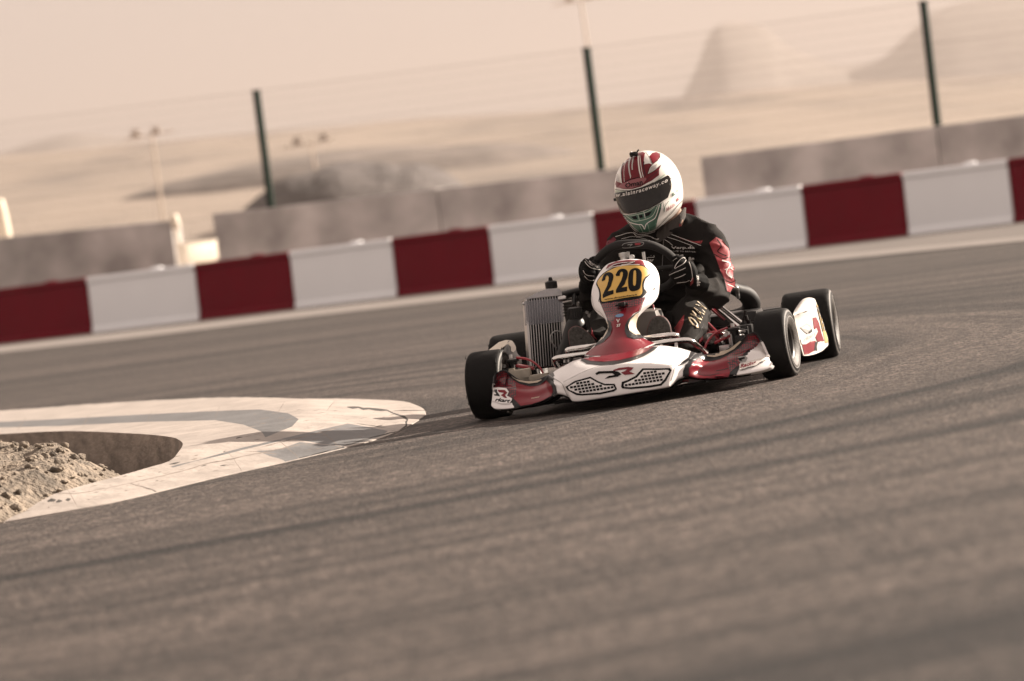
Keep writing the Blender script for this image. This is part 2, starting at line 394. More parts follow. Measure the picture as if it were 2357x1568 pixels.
for a_, b_ in (((60,962),(40,990)),((205,956),(190,984)),((350,944),(338,975)),((505,935),(495,965)),((655,926),(640,950)),((770,922),(752,946)),((150,1120),(180,1168)),((520,1035),(560,1087)),((640,1012),(690,1056)),((735,990),(785,1030))): kline([a_, b_], 1.5, 3, .5)
kline([(915,993),(870,1003),(800,1024),(720,1048),(665,1062)], 2.0, 2, 1.2)
kline([(905,945),(983,944)], 1.6, 2, .4)
kline([(0,1172),(200,1135),(400,1090),(560,1053),(700,1022)], 1.4, 3, .8)
kline([(300,1113),(388,1138),(480,1112)], 1.6, 2, .8)
kline([(300,1113),(350,1128)], 2.4, 3, 1)
kline([(640,1045),(560,1040)], 1.4, 3, .5)
kline([(820,975),(888,984)], 1.3, 2, .5)
kline([(600,1030),(760,990),(800,975)], 1.5, 3, .8)
for i in range(80):
    x = random.uniform(5, 620); y0 = 1205 - .215*x; y = y0 - random.uniform(10, 80); l = random.uniform(4, 26)
    kline([(x, y), (x + l, y - l*.2)], random.uniform(.8, 2.0), random.choice((3, 3, 2)), .4)
for i in range(70):
    x = random.uniform(560, 930); y = random.uniform(945, 1040); l = random.uniform(3, 22)
    kline([(x, y), (x + l, y - l*.18)], random.uniform(.7, 1.5), 3, .4)
V, Fc = region(OUTs, PITs, .09, (-4.4, 0, 9, 24), [[p for p in a] for a, m in PAINT])
kb = MB(); VV = [Vector((p.x, p.y, gz(p.x, p.y) + kerb_h(p))) for p in V]; BB = [(min(q.x for q in a), max(q.x for q in a), min(q.y for q in a), max(q.y for q in a)) for a, m in PAINT]
grp = {0: [], 1: [], 2: [], 3: []}
for f in Fc:
    c = sum((V[i] for i in f), Vector((0, 0)))/len(f); mi = 0
    for (a, m), bb in zip(PAINT, BB):
        if bb[0] <= c.x <= bb[1] and bb[2] <= c.y <= bb[3] and inside(tuple(c), a): mi = m
    grp[mi].append(f)
kb.v = VV
for m in grp: kb.f += grp[m]; kb.m += [m]*len(grp[m])
n = len(OUTs); v = []
for p in OUTs: v += [Vector((p.x, p.y, gz(p.x, p.y) + .003)), Vector((p.x, p.y, gz(p.x, p.y) - .05))]
kb.add(v, [(2*i, 2*((i+1) % n), 2*((i+1) % n)+1, 2*i+1) for i in range(n)])
n = len(PITs); v = []
for p in PITs: v += [Vector((p.x, p.y, gz(p.x, p.y) + kerb_h(p))), Vector((p.x, p.y, gz(p.x, p.y) - .30))]
kb.add(v, [(2*i+1, 2*((i+1) % n)+1, 2*((i+1) % n), 2*i) for i in range(n)], 4)
KERBW = mat('white_kerb_paint', (.35, .308, .275), .6, nscale=7, namt=.2, bump=.004, bscale=30, detail=8)
KERBG = mat('grey_kerb_patch', (.12, .12, .121), .6, nscale=5, namt=.22, bump=.003, bscale=40, detail=6)  # grey of the kerb's patches and far strip
CRACK = mat('kerb_crack', (.035, .03, .026), .9, nscale=20, namt=.4)
SCUFF = mat('kerb_scuff', (.18, .15, .128), .8, nscale=14, namt=.3)
EARTHW = mat('pit_concrete_side', (.24, .20, .17), .9, nscale=5, namt=.4, bump=.006, bscale=20, stretch=(1, 1, 3), detail=7)
kmats = [KERBW, KERBG, CRACK, SCUFF, EARTHW]
build('kerb', kb, kmats, kind='structure', ang=30)
# asphalt
SHR = [p + (Vector((-3.5, 16)) - p).normalized()*.05 for p in OUTs]
A_ = [Vector((-45, -6)), Vector((45, -6)), Vector((45, 30))]
BL = lambda x, o=0: Vector((x, 52.0 - .52*x - o))
A_ += [BL(20, 6.0), BL(5.2, 8.6), BL(2.4, 7.4), BL(0, 7.0), BL(-3, 6.2), BL(-7.5, 5.6), BL(-14, 5), BL(-45, 4)]
V, Fc = region(A_, SHR, 1.6, (-14, 14, -5, 52))
asp = MB().add([Vector((p.x, p.y, gz(p.x, p.y))) for p in V], Fc)
build('asphalt_track', asp, ASPH, kind='structure', ang=0)
# pale run-off strip and painted edge line between track and barrier
RUN = mat('run_off_concrete', (.11, .093, .082), .85, nscale=.8, namt=.15, bump=.004, bscale=30)
LINE = mat('edge_line_paint', (.21, .185, .168), .6, nscale=3, namt=.12)
def strip(pa, pb, dz, ny=1):
    mb = MB(); G = []
    for a, b in zip(pa, pb):
        G.append([Vector((q.x, q.y, gz(q.x, q.y) + dz)) for q in [a + (b-a)*k/4 for k in range(5)]])
    return grid(mb, G)
lo = [gp(*q).xy for q in [(0,813),(300,780),(700,731),(1178,676),(1700,622),(2000,592),(2357,557)]]
hi = [gp(*q).xy for q in [(0,800),(300,767),(700,719),(1178,665),(1700,611),(2000,582),(2357,547)]]
ext = lambda P, k: [P[0] + (P[0]-P[1]).normalized()*k] + P + [P[-1] + (P[-1]-P[-2]).normalized()*k]
lo, hi = ext(lo, 12), ext(hi, 12)
build('edge_line', strip(lo, hi, .009), LINE, kind='structure', ang=0)
build('run_off_strip', strip(lo, [BL(p.x, -2.5) for p in hi], .0045), RUN, kind='structure', ang=0)
# desert terrain
def terr(x, y):
    z = gz(x, y) - .45 if y < 44 else (-.45 + .43*min(1, max(0, (y - (40 - .5*x))/6)))
    if y > 85:
        t = min(1, (y-85)/430); e = (2.15 - 2.4*max(-.5, min(.5, x/y)))
        z += (math.tan(radians(e))*515 + .5)*(t**1.15)
        z += noise.fractal(Vector((x*.02, y*.008, 0)), 1, 2, 4)*1.3*min(1, (y-85)/150)
        if y > 515: z -= (y-515)*.012
        z = max(z, -.5)
    return z
ys = [-30, -10, 0, 10, 20, 30, 36, 40, 43, 46, 49, 52, 56, 60, 66, 72, 80, 85] + [85*1.06**k for k in range(1, 77)]
tm = MB(); G = []
for y in ys:
    hw = max(60, y*.9); G.append([Vector((-hw + 2*hw*k/110, y, terr(-hw + 2*hw*k/110, y))) for k in range(111)])
grid(tm, G)
def sandmat():
    m = mat('desert_sand', (.26, .22, .18), .95); t = m.node_tree; N = t.nodes; lk = t.links; b = N['Principled BSDF']
    g = N.new('ShaderNodeNewGeometry'); mp = N.new('ShaderNodeMapping'); mp.inputs['Scale'].default_value = (.055, .012, .1); lk.new(g.outputs['Position'], mp.inputs[0])
    n = N.new('ShaderNodeTexNoise'); n.inputs['Scale'].default_value = 1; n.inputs['Detail'].default_value = 7; n.inputs['Roughness'].default_value = .6; lk.new(mp.outputs[0], n.inputs['Vector'])
    r = N.new('ShaderNodeValToRGB'); e = r.color_ramp.elements; e[0].position = .34; e[0].color = (.14, .115, .10, 1); e[1].position = .58; e[1].color = (.265, .215, .175, 1)
    x = e.new(.45); x.color = (.22, .18, .148, 1)
    lk.new(n.outputs[0], r.inputs[0]); lk.new(r.outputs[0], b.inputs['Base Color'])
    n2 = N.new('ShaderNodeTexNoise'); n2.inputs['Scale'].default_value = 1.5; n2.inputs['Detail'].default_value = 6; lk.new(g.outputs['Position'], n2.inputs['Vector'])
    bp = N.new('ShaderNodeBump'); bp.inputs['Distance'].default_value = .2; lk.new(n2.outputs[0], bp.inputs['Height']); lk.new(bp.outputs[0], b.inputs['Normal'])
    return m
SAND = sandmat()
build('desert_ground', tm, SAND, kind='structure', ang=0)
# hills: ridge outlines at real distance with real depth
ROCK = mat('rock_hill', (.17, .146, .132), .95, nscale=.02, namt=.3)
def ridge(name, pts, dist, depth, base, seed):
    mb = MB(); P = crv([Vector((*p, 0)) for p in pts], 8); G = []
    for j, k in enumerate((0, .12, .28, .45, .62, .8, 1, 1.35, 1.8)):
        row = []
        for i, p in enumerate(P):
            y = dist - depth*(1-k) if k <= 1 else dist + depth*(k-1)
            r = ray(p.x, p.y); q = CAMP + r*(dist/r.y); top = q.z
            x = q.x*y/dist; hgt = (k**1.25 if k <= 1 else max(0, 1.8-k)/.8)
            nz = noise.fractal(Vector((x*.004*2500/dist + seed, y*.004*2500/dist, j*.3)), 1, 2, 5)*.12*(top-base)*min(1, 4*k*(1-min(k,1)) + .05)
            row.append(Vector((x, y, base + (top - base)*hgt + nz)))
        G.append(row)
    grid(mb, G); return build(name, mb, ROCK, kind='structure', ang=0)
ridge('distant_hills', [(-500,420),(-200,392),(0,352),(90,325),(180,310),(270,316),(340,320),(420,335),(520,330),(650,330),(800,300)], 4200, 900, -5, 3)
ridge('mountain', [(1480,310),(1560,235),(1600,165),(1640,70),(1700,52),(1760,66),(1820,110),(1930,150),(2020,140),(2080,90),(2150,30),(2260,-10),(2400,-30),(2700,-60),(3100,-90)], 5200, 1300, -5, 9)
# ------------------------------------------------------------------ rubble inside the kerb
RUB = mat('rubble', (.185, .15, .115), .95, nscale=14, namt=.5, bump=.03, bscale=45, detail=8)
rb = MB(); G = []
for j in range(230):
    y = 8.8 + j*.055 if j < 170 else 8.8 + 170*.055 + (j-170)*.12
    row = []
    for i in range(130):
        x = -7.2 + i*.046; p = Vector((x, y))
        ins = inside((x, y), PITs); d = dist_loop(p, PITs) if y < 22 else .6
        z = -.24
        if ins:
            q = max(0, min(1, (-1.30 - (x + .22*(y-13.8)))/.34)); q = q*q*(3-2*q); z += .325*q*min(1, .12 + max(0, d-.02)*2.2) + noise.fractal(Vector((x*4, y*4, 0)), .8, 2, 6)*.04 + max(0, noise.fractal(Vector((x*9, y*9, 5)), 1, 2, 3))*.035*min(1, d*6)
        row.append(Vector((x, y, gz(x, y) + z)))
    G.append(row)
grid(rb, G)
random.seed(11)
def rock(mb, c, r, m=0):
    bm = bmesh.new(); bmesh.ops.create_icosphere(bm, subdivisions=1 if r < .012 else 2, radius=1); s = random.random()*50
    sc = Vector((random.uniform(.7, 1.3), random.uniform(.7, 1.2), random.uniform(.55, .9)))
    vs = [Vector(c) + Vector((v.co.x*sc.x, v.co.y*sc.y, v.co.z*sc.z))*r*(1 + .35*noise.noise(v.co*1.4 + Vector((s, 0, 0)))) for v in bm.verts]
    bm.verts.index_update(); mb.add(vs, [tuple(v.index for v in f.verts) for f in bm.faces], m); bm.free()
bvr = rb.bvh()
for i in range(4200):
    x = random.uniform(-3.6, -1.45); y = random.uniform(10.5, 19)
    if not inside((x, y), PITs): continue
    h = bvr.ray_cast(Vector((x, y, 1)), Vector((0, 0, -1)))
    if h[0]: rock(rb, h[0] + Vector((0, 0, .004)), random.choice((.004, .005, .006, .008, .010, .013, .02)))
p_ = gp(213, 1017, .05); h = bvr.ray_cast(Vector((p_.x, p_.y, 1)), Vector((0, 0, -1))); rock(rb, (h[0] or p_) + Vector((0, 0, .02)), .05)
build('rubble', rb, RUB, kind='stuff', ang=60)
# ------------------------------------------------------------------ plastic barrier blocks
BRED = mat('red_barrier_plastic', (.15, .001, .011), .5, spec=.12, nscale=1.2, namt=.12)
BWHITE = mat('white_barrier_plastic', (.92, .93, .95), .45, nscale=1.0, namt=.03)
bpx = [(-32,790,None),(210,765,'r'),(458,737,'w'),(677,711,'r'),(913,683,'w'),(1136,656,'r'),(1377,629,'w'),(1613,598,'r'),(1858,570,'w'),(2090,541,'r'),(2334,514,'w'),(2570,486,'r')]
def on_bar(x):                                   # world point of the barrier foot line under picture column
    y = 787 - (x*.1154); r = ray(x, y)
    # meet vertical plane y = 52 - .52 x
    t = 52.0/(r.y + .52*r.x); q = r*t; return Vector((q.x, q.y))
def barrier(a, b, red, i, first=None):
    d = (b-a).normalized(); nrm = Vector((-d.y, d.x)); ln = (b-a).length - .02; mb = MB()
    D3 = Vector((d.x, d.y, 0)); N3 = Vector((nrm.x, nrm.y, 0)); o = Vector((a.x + d.x*.01, a.y + d.y*.01, 0.006))
    prof = [(0, 0), (.005, .06), (.03, .10), (.05, .80), (.02, .83), (.02, .885), (.045, .905), (.36, .905), (.385, .885), (.385, .83), (.355, .80), (.375, .10), (.40, .06), (.405, 0)]
    secs = [(0, .012), (.012, 0), (ln-.012, 0), (ln, .012)]; G = []
    for s_, ins in secs: G.append([o + D3*s_ + N3*(p[0] + (ins if p[0] < .2 else -ins)) + Vector((0, 0, p[1] - (ins if p[1] > .5 else 0))) for p in prof])
    grid(mb, G, 0, True)
    for g in (G[0][::-1], G[-1]): mb.add(g, [tuple(range(len(g)))], 0)
    ob = build('plastic_barrier', mb, BRED if red else BWHITE, ang=30, origin=(a.x, a.y, 0), group='red and white barriers along the track',
        label=LB[i], cat='barrier')
    cp = MB(); lathe(cp, o + D3*(ln*.62) + N3*.2 + Vector((0, 0, .90)), (0, 0, 1), [(0, .10), (.022, .10), (.03, .085), (.03, 0)], 20)
    build('filler_cap', cp, BRED if red else BWHITE, parent=ob)
LB = ['dark red plastic barrier at the far left end of the row', 'white plastic barrier in front of the small pale gate post, second block from the left',
      'red plastic barrier just right of the bright low box', 'white plastic barrier below the first green fence post and dark mound',
      'red plastic barrier in the left half, between two white ones and clear of the kart', 'white plastic barrier immediately left of the driver and behind the radiator',
      'red plastic barrier partly hidden directly behind the driver and helmet', 'white plastic barrier directly right of the driver, below the end of the longest concrete wall',
      'red plastic barrier in the right half, clear of the driver', 'white plastic barrier below the tallest green fence post at right', 'dark red plastic barrier cut by the right edge of the photo']
xs = [b[0] for b in bpx]; tops = [on_bar(x) for x in xs]
for i in range(len(xs)-1): barrier(tops[i], tops[i+1], i % 2 == 0, i)
# ------------------------------------------------------------------ concrete wall blocks behind
CONC = mat('concrete', (.44, .41, .39), .9, nscale=1.1, namt=.4, bump=.01, bscale=12, detail=8)
n_b = Vector((.52, 1, 0)).normalized(); w0 = Vector((0, 52, 0)) + n_b*3.2
def wallpt(x, y): return pl(x, y, w0, n_b)
def wall(segs, label, extra=None):
    mb = MB(); a, b = wallpt(*segs[0]), wallpt(*segs[1]); th = n_b*.3; bot = -.3
    v = []; N_ = 24
    for k in range(N_+1):
        p = a + (b-a)*k/N_; z = p.z + (noise.noise(Vector((p.x*2, 3, 0)))*.012)
        v.append([Vector((p.x, p.y, bot)), Vector((p.x, p.y, z-.02)), Vector((p.x, p.y, z)) + n_b*.02, Vector((p.x, p.y, z)) + n_b*.28, Vector((p.x, p.y, z-.02)) + th, Vector((p.x, p.y, bot)) + th])
    grid(mb, v, 0, True)
    for g in (v[0], v[-1]): mb.add(g, [tuple(range(6))])
    return build('concrete_wall', mb, CONC, ang=30, origin=(a.x, a.y, 0), label=label, cat='wall', group='grey concrete walls behind the barriers')
wall([(-420,590), (393,507)], 'low grey concrete wall at far left, ending beside the pale gate post')
wall([(489,493), (1003,434)], 'grey concrete wall under the green post nearest the dark mound')
wall([(1006,435.5), (1440,386)], 'grey concrete wall behind the driver, its end hidden by the helmet')
wall([(1612,362), (2153,292)], 'grey concrete wall starting right of the helmet with a clean square end')
wall([(2156,290.5), (2800,208)], 'dark grey concrete wall running out at the right edge')
# ------------------------------------------------------------------ fence
FG = mat('green_post_paint', (.004, .014, .009), .7, spec=.1); WIRE = mat('fence_wire', (.22, .20, .17), .5, .4)
f0 = w0 + n_b*.9
fence = empty('wire_fence', (0, f0.y, 0), 'tall wire mesh fence on slim dark green posts behind the concrete walls', 'fence')
fpx = [((-220,310),(-180,570)), ((590,210),(627,476)), ((1350,112),(1384,388)), ((2125,5),(2154,292)), ((2900,-90),(2925,190))]
ft = []
for a, b in fpx:
    A = pl(*a, f0, n_b); B = pl(*b, f0, n_b); B = Vector((A.x + (B.x-A.x)*.6, A.y + (B.y-A.y)*.6, -.4)); mb = MB()
    ax = (A-B).normalized(); box(mb, (A+B)/2, (Vector((n_b.y, -n_b.x, 0)), n_b, ax), (.052, .052, (A-B).length/2), bev=.008)
    box(mb, A + ax*.005, (Vector((n_b.y, -n_b.x, 0)), n_b, ax), (.06, .06, .014), bev=.004)
    build('post', mb, FG, parent=fence); ft.append((A, B))
wm = MB(); dirx = Vector((n_b.y, -n_b.x, 0))
for (A, B), (A2, B2) in zip(ft, ft[1:]):
    nh = 24
    for k in range(nh+1):
        t = k/nh; p = B + (A-B)*t; q = B2 + (A2-B2)*t; rr = .0038 if k % 4 == 0 or k == nh else .0022
        tube(wm, [p - n_b*.04, q - n_b*.04], rr, 3, sub=1, cap=False)
    ln = int((A2-A).length/.1)
    for k in range(ln):
        t = k/ln; tube(wm, [B + (B2-B)*t - n_b*.045, A + (A2-A)*t - n_b*.045], .002, 3, sub=1, cap=False)
build('wire_mesh', wm, WIRE, parent=fence, ang=0)
# ------------------------------------------------------------------ light masts in the desert
MAST = mat('pale_mast_metal', (.62, .52, .43), .5, .2); LAMP = mat('lamp_housing', (.5, .42, .36), .6)
def mast(top, bot, dist, label, heads, dark=False):
    r1, r0 = ray(*top), ray(*bot); T = CAMP + r1*(dist/r1.y); B = CAMP + r0*(dist/r0.y); g = terr(B.x, B.y) - .3
    if B.z > g: B = B + (B-T).normalized()*((B.z-g)/max(.3, (T-B).normalized().z))
    e = empty('light_mast', B, label, 'light mast', 'floodlight masts beyond the fence')
    mb = MB(); tube(mb, [B, T], [.045*dist/90, .03*dist/90], 10, sub=1); build('pole', mb, MAST, parent=e)
    mb = MB(); k = dist/90; tube(mb, [T + Vector((-.75*k, 0, -.02*k)), T + Vector((.6*k, 0, .05*k))], .02*k, 8, sub=1); build('cross_arm', mb, MAST, parent=e)
    for hx in heads:
        mb = MB(); box(mb, T + Vector((hx*k, -.12*k, .10*k)), ((1,0,0),(0,1,-.5),(0,.5,1)), (.11*k, .10*k, .05*k), bev=.02*k)
        box(mb, T + Vector((hx*k, -.12*k, .18*k)), ((1,0,.3),(0,1,0),(-.3,0,1)), (.09*k, .05*k, .02*k), bev=.008*k)
        build('lamp_head', mb, LAMP, parent=e)
mast((350,312), (378,520), 150, 'pale lamp mast with two lamp heads at the far left, behind the low wall', (-.42, .12))
mast((716,330), (742,480), 150, 'pale double lamp mast standing before the dark mound', (-.35, .35))
mast((1337,2), (1398,420), 130, 'tall pale lamp mast rising behind the middle green post to the top edge', (-.3, .22))
# pale post and low box in the gap, white post at far left
PAINTW = mat('pale_cream_paint', (.80, .70, .56), .5, nscale=3, namt=.05)  # one cream colour for the posts and the box
gpt = empty('gate_post', pl(420, 605, w0, n_b), 'slim cream post with rounded head in the gap between the concrete walls', 'post')
mb = MB(); a = pl(401, 515, w0, n_b); b = pl(422, 605, w0, n_b); b = b + (b-a).normalized()*1.0; tube(mb, [a, b], .035, 10, sub=1); build('shaft', mb, PAINTW, parent=gpt)
mb = MB(); a = pl(399, 493, w0 - n_b*.05, n_b); b = pl(406, 528, w0 - n_b*.05, n_b); tube(mb, [a, a+(b-a)*.15, a+(b-a)*.85, b], [.03, .07, .07, .03], 14, sub=2); build('head', mb, PAINTW, parent=gpt)
pbx = w0 - n_b*1.6; a = pl(455, 583, pbx, n_b)
mb = MB(); bx_ = Vector((.66, .75, 0)); by_ = Vector((-.75, .66, 0)); box(mb, a, (bx_, by_, Vector((0, 0, 1))), (.36, .12, .17), bev=.03); box(mb, a - Vector((0, 0, .5)), (dirx, n_b, Vector((0,0,1))), (.05, .05, .45), bev=.01)
box(mb, a + Vector((0, 0, .174)), (bx_, by_, Vector((0, 0, 1))), (.37, .13, .012), bev=.005)
build('marker_box', mb, PAINTW, origin=a, label='bright cream box on a short stem just above the barrier near the gate post', cat='box')
q = pl(2, 500, w0 + n_b*2, n_b); mb = MB(); tube(mb, [q + Vector((0, 0, .34)), q + Vector((0, 0, .25)), q + Vector((.02, 0, -.3)), q + Vector((.04, 0, -1.6))], [.04, .10, .13, .14], 16)
build('marker_post', mb, PAINTW, origin=q, label='rounded pale post at the extreme left edge behind the wall', cat='post')
# dark mound behind the fence
mb = MB(); G = []
cm = pl(835, 470, (0, 150, 0), (0, 1, 0))
MOUND = mat('scrub_mound', (.095, .082, .078), .95, nscale=.8, namt=.3, bump=.15, bscale=2.5, detail=7)
BANK = mat('sandy_bank', (.15, .125, .11), .95, nscale=.5, namt=.25)
def bank(c, hw, hd, ht, name, label, m_=None):
    mb = MB(); G = []; z0 = terr(c.x, c.y)
    for j in range(31):
        v_ = -1 + j/15; row = []
        for i in range(61):
            u = -1 + i/30; d = max(0, 1 - u*u - v_*v_*.9)
            x = c.x + u*hw; y = c.y + v_*hd
            h = ht*d**.6*(.95 + .10*noise.fractal(Vector((u*2.2, v_*1.2, 4)), 1, 2, 3)) if d > 0 else 0
            row.append(Vector((x, y, terr(x, y) - .35 + h)))
        G.append(row)
    grid(mb, G); build(name, mb, m_ or MOUND, origin=(c.x, c.y, z0), label=label, cat='mound', ang=0)
bank(Vector((-6.1, 150)), 5.6, 7, 3.0, 'earth_mound', 'dark grey-purple scrubby mound behind the fence, left of the middle post')
bank(Vector((-9.5, 230)), 16, 12, 2.0, 'earth_mound', 'long low dark bank seen over the wall beside the first green post', BANK)
# ================================================================== GO-KART
kart = empty('go_kart', None, 'red, white and black racing kart number 220 cornering on the asphalt with its driver', 'go-kart', mat=KM)
CAMK = CAMP
HALF = bpy.data.materials.new('honeycomb_paint'); HALF.use_nodes = True
def _half():
    t = HALF.node_tree; N = t.nodes; lk = t.links; b = N['Principled BSDF']
    tc = N.new('ShaderNodeTexCoord'); v = N.new('ShaderNodeTexVoronoi'); v.inputs['Scale'].default_value = 120; v.inputs['Randomness'].default_value = .15; lk.new(tc.outputs['Object'], v.inputs['Vector'])
    n = N.new('ShaderNodeTexNoise'); n.inputs['Scale'].default_value = 9; lk.new(tc.outputs['Object'], n.inputs['Vector'])
    a = N.new('ShaderNodeMath'); a.operation = 'MULTIPLY_ADD'; a.inputs[1].default_value = 90; a.inputs[2].default_value = -.1; lk.new(v.outputs['Distance'], a.inputs[0])
    c = N.new('ShaderNodeMath'); c.operation = 'GREATER_THAN'; c.inputs[1].default_value = .42; lk.new(v.outputs['Distance'], c.inputs[0])
    x = N.new('ShaderNodeMix'); x.data_type = 'RGBA'; x.inputs['A'].default_value = (.24, .006, .018, 1); x.inputs['B'].default_value = (.04, .009, .014, 1); lk.new(c.outputs[0], x.inputs['Factor'])
    lk.new(x.outputs['Result'], b.inputs['Base Color']); b.inputs['Roughness'].default_value = .3; b.inputs['Coat Weight'].default_value = .5
_half()
# ---- wheels
TYRE = mat('tyre_rubber', (.0065, .006, .006), .7, nscale=25, namt=.35, bump=.0015, bscale=60, spec=.18)
TYRES = mat('tyre_sidewall', (.055, .047, .041), .6, nscale=30, namt=.5, bump=.001, bscale=80, stretch=(.3, 3, 3))
RIM = mat('wheel_rim', (.04, .037, .035), .45, .6, nscale=30, namt=.2)
def wheel(cx, cy, R, W, steer, camber, side):
    c = L(cx, cy, R)
    e = bpy.data.objects.new('wheel', None); C.objects.link(e); e.parent = kart; e.empty_display_size = .05
    ax = (KM.to_3x3() @ (Matrix.Rotation(steer, 3, 'Z') @ Matrix.Rotation(camber, 3, 'Y') @ Vector((1, 0, 0)))).normalized()
    h = W/2; mb = MB(); r0 = .066
    half = [(.80, r0), (.90, r0+.006), (.97, r0+.018), (1.0, R*.68), (1.0, R*.70), (1.012, R*.705), (1.012, R*.725), (1.0, R*.73), (.998, R*.78), (1.008, R*.785), (1.006, R*.80), (.99, R*.805), (.97, R*.87), (.935, R*.93), (.88, R*.968), (.80, R*.99), (.66, R), (.3, R*1.003)]
    prof = [(-a*h, r) for a, r in half] + [(a*h, r) for a, r in half[::-1]]
    hs = [1,1,1,1,0,1,0,1,1,0,1,0,1]; ms = hs + [0]*(len(prof)-1-26) + hs[::-1]
    lathe(mb, c, ax, prof, 72, mats=ms)
    rm = MB(); q = h*.80
    lathe(rm, c, ax, [(-q, r0), (-q+.004, r0-.006), (-q+.02, r0-.012), (-.01, .045), (0, .045), (0, .02), (.01, .02), (.01, .045), (q-.02, r0-.012), (q-.004, r0-.006), (q, r0)], 40)
    for k in range(6):
        a = 2*pi*k/6; u = ax.orthogonal().normalized(); v = ax.cross(u); d = u*cos(a) + v*sin(a)
        box(rm, c + ax*side*h*.2 + d*.03, (d, ax.cross(d), ax), (.022, .006, .006), bev=.001)
    build('rim', rm, RIM, parent=e)
    hb = MB(); s = Vector(ax)*side
    tube(hb, [c - s*h*1.0, c + s*h*.45], [.022, .022], 16, sub=1); tube(hb, [c + s*h*.45, c + s*h*.62], [.012, .011], 6, sub=1)
    build('hub', hb, STEEL, parent=e)
    if side < 0 or True:                        # strings of worn rubber on the edge
        random.seed(int(cx*100)); sm = mb; u = ax.orthogonal().normalized(); v = ax.cross(u)
        for k in range(26):
            a = random.uniform(0, 2*pi); d = u*cos(a) + v*sin(a); tg = ax.cross(d); p = c + ax*h*random.choice((-.9, .88))*random.uniform(.9, 1.05) + d*R*.965
            tube(sm, [p, p + d*random.uniform(.004, .012) + tg*random.uniform(-.008, .008), p + d*random.uniform(.004, .014) + tg*random.uniform(-.02, .02)], [.0014, .001, .0005], 4, sub=1)
    build('tyre', mb, [TYRE, TYRES], parent=e, ang=50)
    return e
wheel(-.527, 0, .1285, .140, radians(-5), radians(1), -1)
wheel(.572, 0, .1285, .126, radians(-6), radians(-1), 1)
wheel(-.605, 1.05, .140, .205, 0, 0, -1)
wheel(.605, 1.05, .140, .205, 0, 0, 1)
# ---- front fairing
cols = [  # bottom, top, y bottom, y top, crease (or None)
 ((1131,934),(1136,884),-.25,-.22),((1138,940),(1139,864),-.27,-.21),((1150,941),(1148,856),-.285,-.205),((1168,940),(1160,852),-.295,-.20),((1184,938),(1171,857),-.305,-.20),
 ((1205,934),(1192,872),-.32,-.205),((1230,930),(1218,878),-.34,-.215),((1250,924),(1238,874),-.355,-.225),((1267,916),(1253,867),-.37,-.235),
 ((1283,906),(1268,860),-.39,-.245),((1307,912),(1282,852),-.425,-.255),((1321,923),(1299,843),-.455,-.26),((1370,917),(1328,829),-.48,-.26),((1425,908),(1392,818),-.49,-.25),
 ((1480,899),(1450,808),-.49,-.25),((1533,890),(1512,797),-.475,-.255),((1545,884),(1556,801),-.455,-.26),((1560,871),(1580,807),-.425,-.255),((1582,866),(1603,813),-.40,-.245),
 ((1605,869),(1626,817),-.375,-.235),((1631,870),(1653,813),-.355,-.225),((1660,867),(1681,800),-.335,-.215),((1695,863),(1704,784),-.315,-.205),((1725,858),(1728,766),-.295,-.20),
 ((1755,852),(1742,770),-.275,-.205),((1772,846),(1756,792),-.26,-.215),((1777,838),(1767,817),-.245,-.225)]
crease = {10: (1293,884), 11: (1306,876), 12: (1343,856), 13: (1402,842), 14: (1479,837), 15: (1540,839), 16: (1556,845), 17: (1568,843)}
G = []
for i, (b, t, yb, yt) in enumerate(cols):
    cxn = crease.get(i)
    lobe = i < 9 or i > 18
    if cxn is None: fx = .55; cxn = (b[0] + (t[0]-b[0])*fx, b[1] + (t[1]-b[1])*fx)
    f = (cxn[1]-b[1])/(t[1]-b[1])
    ycr = yb + (.035 if not lobe else .045 + .02)
    m1 = ((b[0]+cxn[0])/2, (b[1]+cxn[1])/2); m2 = ((t[0]+cxn[0])/2, (t[1]+cxn[1])/2)
    m1y = yb + (.010 if not lobe else .035); m2y = (ycr+yt)/2 + (-.02 if not lobe else .02)
    P = [K(b[0], b[1], yb) + KY*.07 - KZV*.012, K(b[0], b[1], yb) + KY*.012 - KZV*.004, K(b[0], b[1]-2, yb), K(*m1, m1y), K(cxn[0], cxn[1]+3, ycr-.012), K(cxn[0], cxn[1]-3, ycr+.012) , K(*m2, m2y), K(*t, yt), K(*t, yt) + KY*.008 - KZV*.003]
    G.append(P)
fm = MB(); loft(fm, G, 4, 5)
print('fairing bottom z', [round((KI @ K(b[0], b[1], yb)).z, 3) for b, t, yb, yt in cols])
fb = fm.bvh()
for i, f in enumerate(fm.f):
    c = topx(sum((fm.v[k] for k in f), Vector())/len(f))
    if inside(c, [(1120,905),(1120,840),(1275,845),(1275,925),(1200,945),(1183,932),(1160,915)]) or inside(c, [(1572,880),(1590,805),(1725,755),(1765,775),(1745,790),(1700,835),(1688,870),(1640,885)]): fm.m[i] = 1
fm = shell(fm, .004)
FM = [WHITE, BAND, RED, HALF, CREAM, INK, GREY, THREAD]
D = lambda z, p, m, o=.0015, st=4, sm=0: decal(fm, fb, z, p, m, o, st, sm)
def offset_line(z, pts, wd, m, o): line(fm, fb, z, pts, wd, m, o)
